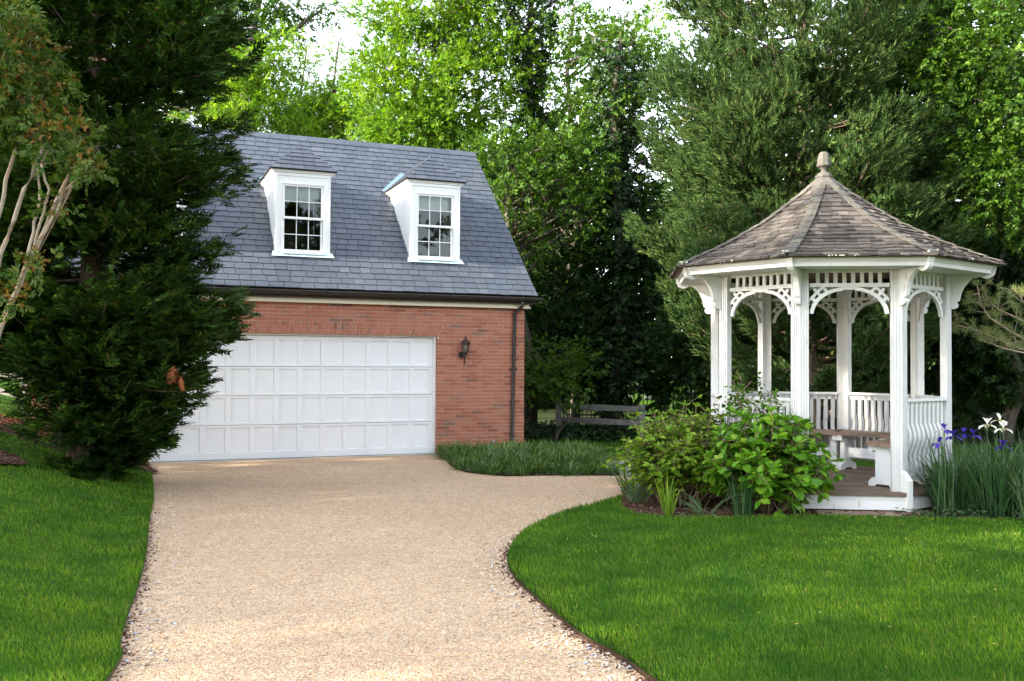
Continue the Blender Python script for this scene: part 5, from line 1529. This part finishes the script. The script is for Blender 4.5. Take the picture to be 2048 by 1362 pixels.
# ------------------------------------------------------------------ shrubs in front of the gazebo
def big_leaf(xs=(0, .16, .38, .62, .84, 1.0), ws=(.02, .20, .315, .29, .15, .0)):
    """ovate toothed leaf with a folded midrib and curled tip"""
    V = []
    for x, w in zip(xs, ws):
        z = -.16*x*x + .03; V += [(x, w, z + .16*w), (x, 0, z - .02), (x, -w, z + .16*w)]
    F = []
    for i in range(len(xs)-1):
        a, b = 3*i, 3*i+3
        F += [(a, a+1, b+1), (a, b+1, b), (a+1, a+2, b+2), (a+1, b+2, b+1)]
    return np.array(V, float), np.array(F)[:, ::-1]
BLV, BLF = big_leaf()
SLV, SLF = big_leaf((0, .42, 1.0), (.02, .32, .0))
def shrub(name, label, cat, base, rx, ry, h, nstem, leaf_len, m, seed, single=0, pairs=7, jitter=.25, lean=.0, arch=.25, width=1.0, dome=.5, drop=.0):
    rng = np.random.default_rng(seed); o = thing(name, base, label, cat); b0 = np.array(base)
    q = MB(); P, D, U, S_ = [], [], [], []
    for i in range(nstem):
        a = i*2.4 + rng.normal(0, .2); rr = (i+.5)/nstem; rr = rr**.55
        tip = np.array([math.cos(a)*rx*rr + lean*h*.3, math.sin(a)*ry*rr, h*(1 - dome*rr**2.2)*rng.uniform(.82, 1.08)])
        root = np.array([math.cos(a)*rx*.32*rr, math.sin(a)*ry*.32*rr, -.03])
        mid = root*.45 + tip*.55 + np.array([0, 0, arch*h*.4*rr]) 
        pth = bez(root, mid, tip, 8); q.tube(wob(pth, rng, .012), list(np.linspace(.011, .004, 8)), 5)
        pa = np.array(pth)
        for j in range(pairs):
            t = .30 + .70*(j+.5)/pairs + rng.normal(0, .03); t = min(t, 1.0); 
            pos = np.array([np.interp(t, np.linspace(0, 1, 8), pa[:, k]) for k in range(3)])
            ax_ = unit((pa[min(int(t*7)+1, 7)] - pa[max(int(t*7)-1, 0)])[None])[0]
            th0 = j*PI/2 + rng.normal(0, .3)
            term = j == pairs-1
            for s in range(2 if not term else 5):
                th = th0 + s*(PI if not term else 2*PI/5) + rng.normal(0, .25)
                u_ = np.cross(ax_, [0.3, .8, .5]); u_ /= np.linalg.norm(u_); v_ = np.cross(ax_, u_)
                out = u_*math.cos(th) + v_*math.sin(th)
                d = out*(1.0 if not term else .8) + ax_*(.35 if not term else .75) + np.array([0, 0, -drop]) + rng.normal(0, jitter, 3)
                off = np.linalg.norm(pos[:2])
                P.append(pos + out*.02); D.append(d); U.append(ax_ + np.array([0, 0, .6]) + rng.normal(0, jitter, 3))
                S_.append(leaf_len*rng.uniform(.6, 1.15)*(.70 if term else 1.0)*(1.1 if t < .8 else .95))
            # short side shoots low on the stem
            if rng.random() < .55:
                sd = rdir(rng, 1)[0]*np.array([1, 1, .4]); sd = sd + pos*np.array([.8/max(rx, .1), .8/max(ry, .1), 0])*.4
                e = pos + unit(sd[None])[0]*rng.uniform(.08, .24)
                q.tube([pos, (pos+e)/2 + np.array([0, 0, .01]), e], [.005, .004, .003], 4)
                for s in range(4):
                    th = s*PI/2 + rng.normal(0, .3); d = unit((e-pos)[None])[0]*.6 + np.array([math.cos(th), math.sin(th), rng.normal(0, .4)])*.8
                    P.append(e); D.append(d); U.append(np.array([0, 0, 1]) + rng.normal(0, .4, 3)); S_.append(leaf_len*rng.uniform(.55, 1.0))
    q.build('stems', M['twig'], o, True)
    P, D, U, S_ = map(np.array, (P, D, U, S_))
    TV = BLV*np.array([1, width, 1]); RV, RF = (TV, BLF) if single else (SLV*np.array([1, width, 1]), SLF)
    # the leaves that show largest stand alone as parts, the others are one mass
    camd = np.array([0, 0, 1.69]) - b0
    vis = (P*unit((camd*np.array([1, 1, .35]))[None])).sum(1) + .25*S_/leaf_len
    order = np.argsort(-vis); own = order[:single]; rest = order[single:]
    V, F = stamp(RV, RF, P[rest], D[rest], U[rest], S_[rest])
    lv = link('leaves', np_mesh('leaves', V, F, m, True), o); lv['kind'] = 'stuff'
    if single:
        lme = np_mesh('leaf', TV, BLF, m, True)
        for i in own:
            d = Vector(D[i]).normalized(); z = Vector(U[i]); z = (z - d*z.dot(d)).normalized(); y = z.cross(d)
            lo = link('leaf', lme, o); s = S_[i]
            lo.matrix_local = Matrix(((d.x*s, y.x*s, z.x*s, P[i][0]), (d.y*s, y.y*s, z.y*s, P[i][1]), (d.z*s, y.z*s, z.z*s, P[i][2]), (0, 0, 0, 1)))
    return o
shrub('hydrangea', 'rounded shrub with large glossy green leaves at the front left of the gazebo', 'shrub', (2.86, 10.72, .02), .78, .62, 1.22, 66, .155, M['hydrangea'], 71, single=300, pairs=7, dome=.62)
shrub('leafy_shrub', 'lighter shrub with small leaves and bare woody stems left of the large leaved shrub', 'shrub', (2.03, 11.25, .02), .74, .62, 1.14, 120, .100, M['viburnum'], 72, pairs=12, dome=.50, width=.95)
# ---- climbing vine on the left railing
rng = np.random.default_rng(73); vo_ = thing('climbing_vine', (2.72, 11.45, .02), 'loose climbing vine with small leaves trailing over the left railing', 'vine')
b0 = np.array(vo_.location); q = MB(); Ps = []
for i in range(11):
    a = np.array([rng.uniform(2.45, 3.0), 11.25 + rng.normal(0, .12), 0.02]); e = np.array([rng.uniform(2.35, 3.12), 11.2 + rng.uniform(-.25, .3), rng.uniform(1.15, 1.55)])
    pth = wob(bez(a, (a+e)/2 + np.array([rng.normal(0, .2), -.1, .35]), e, 10), rng, .025); q.tube([np.array(p) - b0 for p in pth], .005, 4)
    t = rng.uniform(.62, 1.0, 26); pa = np.array(pth)
    Ps.append(np.stack([np.interp(t, np.linspace(0, 1, 10), pa[:, k]) for k in range(3)], 1) + rng.normal(0, .055, (26, 3)))
q.build('vine_stems', M['twig'], vo_)
P = np.concatenate(Ps); n = len(P)
V, F = stamp(BLV*np.array([1, .9, 1]), BLF, P - b0, rng.normal(0, 1, (n, 3))*np.array([1, 1, .6]) + np.array([0, -.2, -.2]), np.array([0, -.4, 1.]) + rng.normal(0, .4, (n, 3)), rng.uniform(.05, .085, n))
link('leaves', np_mesh('leaves', V, F, M['mid'], True), vo_)['kind'] = 'stuff'

# ---- strap clumps in the bed
def clump(name, label, cat, c, specs, seed, group=None):
    rng = np.random.default_rng(seed); o = thing(name, (c[0], c[1], .03), label, cat, group)
    for nm, m, n, r_, L, w, lean, droop in specs:
        V, F = tuft(rng, (0, 0, 0), n, r_, L, w, lean, droop, 6); link(nm, np_mesh(nm, V, F, M[m]), o)['kind'] = 'stuff'
    return o
clump('strap_leaf_plant', 'upright clump of yellow green sword leaves at the left end of the mulch bed', 'plant', (1.72, 10.50), [('leaves', 'viburnum', 30, .06, (.28, .52), (.005, .009), (.02, .35), (.1, .7))], 81)
clump('strap_leaf_plant', 'taller clump of grassy green leaves under the large leaved shrub', 'plant', (2.55, 10.40), [('leaves', 'strap', 60, .13, (.30, .62), (.006, .010), (.02, .30), (.1, .8))], 82)
clump('blue_leaf_plant', 'flopped blue green strap leaves at the foot of the shrubs', 'plant', (2.12, 10.42), [('leaves', 'bluestrap', 20, .08, (.35, .65), (.008, .013), (.5, 1.25), (.8, 1.9))], 83)
clump('blue_leaf_plant', 'thin blue green leaves straying at the gravel corner of the bed', 'plant', (1.52, 11.45), [('leaves', 'bluestrap', 40, .12, (.25, .50), (.006, .011), (.2, .9), (.6, 1.6))], 84)
clump('strap_leaf_plant', 'low arching green leaves between the gravel and the light shrub', 'plant', (1.62, 12.1), [('leaves', 'liriope', 110, .22, (.25, .50), (.005, .009), (.1, .8), (.5, 1.6))], 85)

# ---- irises at the right
rng = np.random.default_rng(91)
IP = [(4.95,10.72,150), (5.30,10.50,150), (5.62,10.85,150), (5.95,10.6,140), (6.3,10.95,130), (5.2,11.1,100), (5.75,11.3,100)]
ilab = ['dark green iris clump closest to the gazebo corner', 'iris clump standing under the white flowers', 'iris clump behind the grey green strap leaves', 'iris clump toward the right edge of the picture', 'iris clump cut off by the right edge', 'iris clump at the back beside the gazebo railing', 'iris clump at the back with purple flowers over it']
for (x, y, n), lb in zip(IP, ilab):
    o = thing('iris_clump', (x, y, .03), lb, 'iris plant', 'irises beside the gazebo')
    V, F = tuft(rng, (0, 0, 0), int(n*1.25), .22, (.45, 1.02), (.006, .011), (.02, .55), (.05, 1.5), 6); link('leaves', np_mesh('leaves', V, F, M['strap']), o)['kind'] = 'stuff'
clump('daylily_clump', 'pale grey green arching strap leaves in front of the irises', 'plant', (5.62, 10.28), [('leaves', 'bluestrap', 70, .14, (.45, .85), (.010, .017), (.05, .5), (.8, 2.0))], 92)
clump('daylily_clump', 'arching strap leaves at the right edge in front of the irises', 'plant', (6.0, 10.35), [('leaves', 'bluestrap', 55, .14, (.40, .75), (.009, .015), (.05, .5), (.8, 2.0))], 93)
def petal_t():
    V = np.array([(0,0,0), (.35,.16,.10), (.35,-.16,.10), (.75,.24,.02), (.75,-.24,.02), (1,0,-.22), (.4,0,.06), (.78,0,.0)], float)
    F = np.array([(0,6,1), (0,2,6), (1,6,7), (1,7,3), (2,7,6), (2,4,7), (3,7,5), (4,5,7)]); return V, F
PV, PF_ = petal_t()
def iris(x, y, z, m, label, lean, size, group, seed):
    rng = np.random.default_rng(seed); o = thing('iris_flower', (x, y, .03), label, 'flower', group)
    hd = np.array([lean, rng.normal(0, .02), z - .03]); q = MB(); q.tube([(0, 0, 0), hd*.5 + np.array([.015, 0, 0]), hd], [.006, .005, .004], 5); q.build('stem', M['strap'], o)
    q = MB(); q.tube([hd*.93, hd*.96 + np.array([0,0,.0]), hd], [.006, .010, .007], 5); q.build('bud_sheath', M['strap'], o)
    a0 = rng.uniform(0, 2)
    for i in range(3):      # drooping falls
        a = a0 + i*2*PI/3; V, F = stamp(PV, PF_, [hd], np.array([[math.cos(a), math.sin(a), -.25]]), np.array([[0, 0, 1.]]), [size]); link('fall_petal', np_mesh('fall_petal', V, F, m, True), o)
        if m is M['white_petal']:
            V, F = stamp(PV*np.array([.5,.45,.5]), PF_, [hd + np.array([0,0,.004])], np.array([[math.cos(a), math.sin(a), -.22]]), np.array([[0, 0, 1.]]), [size]); link('petal_throat', np_mesh('petal_throat', V, F, M['yellow_petal'], True), o)
    for i in range(3):      # upright standards
        a = a0 + .9 + i*2*PI/3; V, F = stamp(PV*np.array([.85, .8, .6]), PF_, [hd], np.array([[math.cos(a)*.45, math.sin(a)*.45, .9]]), np.array([[-math.cos(a), -math.sin(a), .3]]), [size]); link('standard_petal', np_mesh('standard_petal', V, F, m, True), o)
for i, (u, v, Y, m, lb) in enumerate((
    (1972, 842, 10.55, 'white_petal', 'leftmost of the three white iris flowers'), (1998, 833, 10.7, 'white_petal', 'white iris flower standing highest'), (2007, 850, 10.5, 'white_petal', 'white iris flower at the right, lowest of three'),
    (1890, 853, 10.4, 'violet', 'uppermost purple iris flower beside the gazebo railing'), (1906, 866, 10.35, 'violet', 'purple iris flower just under the uppermost one'), (1877, 880, 10.3, 'violet', 'lowest purple iris flower, against the white balusters'),
    (1929, 861, 10.9, 'violet', 'purple iris flower at the back, left of its close neighbour'), (1947, 863, 10.95, 'violet', 'purple iris flower at the back nearer the white ones'), (2011, 886, 10.3, 'violet', 'single purple iris flower below the white ones'))):
    p = at(u, v, Y); iris(p[0] - .02, p[1], p[2], M[m], lb, .02, .105 if m == 'violet' else .115, 'purple irises' if m == 'violet' else 'white irises', 100+i)
# low ground cover at the gazebo's foot
n = 1500; x = rng.uniform(4.15, 7.2, n); y = rng.uniform(10.22, 10.62, n) + .05*np.sin(x*4); k = rng.random(n) < np.clip((x-4.1)*1.6, .15, 1)
x, y = x[k], y[k]; n = len(x)
V, F = stamp(SLV, SLF, np.stack([x, y, terr(x, y) + rng.uniform(.03, .10, n)], 1), rng.normal(0, 1, (n, 3))*np.array([1, 1, .25]), np.array([0, 0, 1.]) + rng.normal(0, .35, (n, 3)), rng.uniform(.035, .065, n))
tag(link('ground_cover', np_mesh('ground_cover', V, F, M['cover'], True)), 'low dark leaved ground cover in front of the irises', kind='stuff')
# ivy floor along the fence
n = 3500; x = rng.uniform(-.5, 9, n); y = rng.uniform(20.4, 23.5, n)
V, F = stamp(*SPRIG[0], np.stack([x, y, .02 + .22*rng.random(n)*np.clip((y-20.3), 0, 1)], 1), rng.normal(0, 1, (n, 3))*np.array([1, 1, .4]), np.array([0, 0, 1.]) + rng.normal(0, .3, (n, 3)), rng.uniform(.15, .26, n))
tag(link('ivy_floor', np_mesh('ivy_floor', V, F, M['ivy'])), 'ivy covering the ground along the rail fence', kind='stuff')
n = 900; x = rng.uniform(-8.4, -5.9, n); y = rng.uniform(13.6, 14.9, n); k = inside(np.stack([x, y], 1), np.array(mulch_poly)); x, y = x[k], y[k]; n = len(x)
V, F = stamp(*leaf_t(1, .3, .12), np.stack([x, y, terr(x, y) + .06], 1), rng.normal(0, 1, (n, 3))*np.array([1, 1, .2]), np.array([0, 0, 1.]) + rng.normal(0, .3, (n, 3)), rng.uniform(.03, .07, n))
tag(link('dry_leaves', np_mesh('dry_leaves', V, F, M['rust_leaf'])), 'dry brown leaves scattered on the mulch', kind='stuff')

# ------------------------------------------------------------------ fences
def rail_fence(label, pts, h, seed, rails=2):
    rng = random.Random(seed); o = thing('rail_fence', (pts[0][0], pts[0][1], gz(*pts[0])), label, 'fence', 'old split rail fences'); b0 = Vector(o.location)
    for i, p in enumerate(pts):
        z = gz(*p); q = MB(); q.box(Vector((p[0], p[1], z + h/2)) - b0, (.13, .11, h), Matrix.Rotation(rng.uniform(-.05, .05), 3, 'Y')); q.build('post', M['fence'], o)
        if i:
            a = pts[i-1]
            for k in range(rails):
                f = .90 - k*.40
                A = Vector((a[0], a[1], gz(*a) + h*f)) - b0; B = Vector((p[0], p[1], gz(*p) + h*(f - .02))) - b0
                m_ = (A+B)/2 + Vector((0, 0, rng.uniform(-.015, .01)))
                q = MB(); d = (B-A).normalized(); s = Vector((-d.y, d.x, 0))*.022
                def sec(c, w): return [c - s - UP*w, c + s - UP*w, c + s + UP*w, c - s + UP*w]
                q.hexa(sec(A - d*.05, .05), sec(m_, .068)); q.hexa(sec(m_ + d*.0005, .068), sec(B + d*.05, .052)); q.build('rail', M['fence'], o)
    return o
rail_fence('old grey two rail fence in the shade between garage and gazebo', [(1.08,21.9), (2.85,20.9)] , .78, 3)
rail_fence('old grey rail fence in the dark beyond the irises', [(7.2,23.6), (9.6,23.3), (12.0,23.0)], .55, 5, 1)
rail_fence('pale rail fence beyond the dark conifer at the far left', [(-14.6,21.0), (-12.6,20.8), (-10.5,20.6)], .95, 4)
o = thing('iron_fence', (1.6, 26.4, 0), 'black iron picket fence far back in the shade', 'fence'); q = MB()
for i in range(52): q.box((i*.12, 0, .72), (.022, .022, 1.44))
q.build('pickets', M['iron'], o)['kind'] = 'stuff'
for z in (.25, 1.22): q = MB(); q.box((3.1, .03, z), (6.4, .03, .04)); q.build('rail', M['iron'], o)

# ------------------------------------------------------------------ white pine reaching in from the right
rng = np.random.default_rng(111)
pt_ = [(8.6, 12.9, 0), (8.65, 12.9, 1.5), (8.55, 12.95, 3.2), (8.6, 12.9, 5.0)]
o = thing('white_pine', pt_[0], 'young pine at the right edge reaching in with pale tufted branch tips', 'tree'); b0 = np.array(pt_[0])
q = MB(); q.tube([np.array(p) - b0 for p in pt_], [.10, .085, .06, .03], 8); q.build('trunk', M['bark'], o, True)
q = MB(); tips = []
for path in ([(2200,700,12.8), (2100,700,12.6), (2040,690,12.5), (1990,668,12.4), (1945,650,12.3), (1905,640,12.2)],
             [(2200,700,12.8), (2090,690,12.7), (2020,655,12.6), (1980,628,12.5), (1962,600,12.5), (1955,560,12.5)],
             [(2200,640,12.9), (2120,650,12.8), (2060,640,12.7), (2000,612,12.6), (1968,590,12.5)],
             [(2200,720,12.8), (2080,705,12.5), (2010,690,12.3), (1960,672,12.2)], [(2200,600,13), (2110,590,12.9), (2050,600,12.7), (2030,570,12.6)]):
    P = [np.array(at(u, v, Y)) - b0 for u, v, Y in path]; P[0] = np.array([0.0, 0, P[0][2] - .1])
    q.tube(P, list(np.linspace(.022, .005, len(P))), 5)
    for i in range(2, len(P)):
        for k in range(6):
            f = rng.random(); s = P[i-1]*(1-f) + P[i]*f; e = s + np.array([rng.uniform(-.22, .10), rng.normal(0, .12), rng.uniform(-.04, .20)])
            q.tube([s, (s+e)/2, e], [.005, .004, .003], 4); tips.append(e)
    tips.append(P[-1])
q.build('branches', M['crape_bark'], o, True)
T = np.array(tips); nn = 46; P = np.repeat(T, nn, 0); n = len(P)
d = unit(rng.normal(0, 1, (n, 3)) + np.array([-.35, 0, .45])); V, F = stamp(*leaf_t(1, .03, .0), P + rng.normal(0, .012, (n, 3)), d, rng.normal(0, 1, (n, 3)), rng.uniform(.055, .095, n))
link('needles', np_mesh('needles', V, F, M['pine']), o)

# ------------------------------------------------------------------ unseen trees added left of the picture to shade drive and lawn
def shade_tree(x, y, h, z0_, rr, seed, label, more=(), dn=.85):
    z = gz(x, y); t = [(x, y, z-.1), (x+.1, y, z+h*.4), (x-.1, y+.1, z+h*.8)]
    r_ = np.random.default_rng(seed); b = []
    for i in range(9):
        a = r_.uniform(0, 2*PI); q_ = rr*r_.uniform(.1, .62); zz__ = z + z0_ + (h-z0_)*r_.uniform(.15, .85)
        b.append((x + q_*math.cos(a), y + q_*math.sin(a), zz__, rr*.5, rr*.5, (h-z0_)*.22))
    b += list(more)
    return tree('shade_tree', label, 'tree', (x, y, z-.1), t, .2, b, 'mid', 'bark', seed, group='unseen shade trees left of the lawn', per_m2=dn*.9, scale=.52, dens=4.6, nlimb=20, clump=(.5, .9))
SHADE = True
if SHADE:
    shade_tree(-22.5, -7.0, 13.0, 4.4, 5.0, 201, 'unseen leafy tree added for shade left of the picture, nearest the viewer', dn=.30)
    shade_tree(-24.0, .3, 15.2, 5.0, 4.8, 202, 'unseen leafy tree added for shade left of the picture, middle of three', [(-23.5,-1.3,13.2,1.6,1.7,1.9,2.2), (-23.5,-3.6,11.5,1.6,1.8,2.2,.8)])  # extra crown clumps added to block sun from gazebo posts and lawn
    shade_tree(-23.0, 5.5, 10.6, 4.2, 4.2, 203, 'unseen leafy tree added for shade left of the picture, nearest the garage')

# ------------------------------------------------------------------ unseen belt of trees behind the viewer, added to darken dormer window reflections
rng = np.random.default_rng(97); wb = []
for i in range(36):
    x = -24 + i*1.6; y = -27 + 3*math.sin(i*1.7); top = 11 + 2*math.sin(i*.9)
    for z in np.arange(1, top, 3.0): wb.append((x + rng.normal(0, .8), y + rng.normal(0, 1), z, 2.4, 1.8, 2.2))
(V, F), _ = crown_from(rng, wb, .06, 2.4, SPRIG, dens=1.2, clump=(1.0, 1.6))
tag(link('tree_belt', np_mesh('tree_belt', V, F, M['deep'])), 'unseen belt of trees behind the viewer, added for the dormer window reflections', kind='stuff')
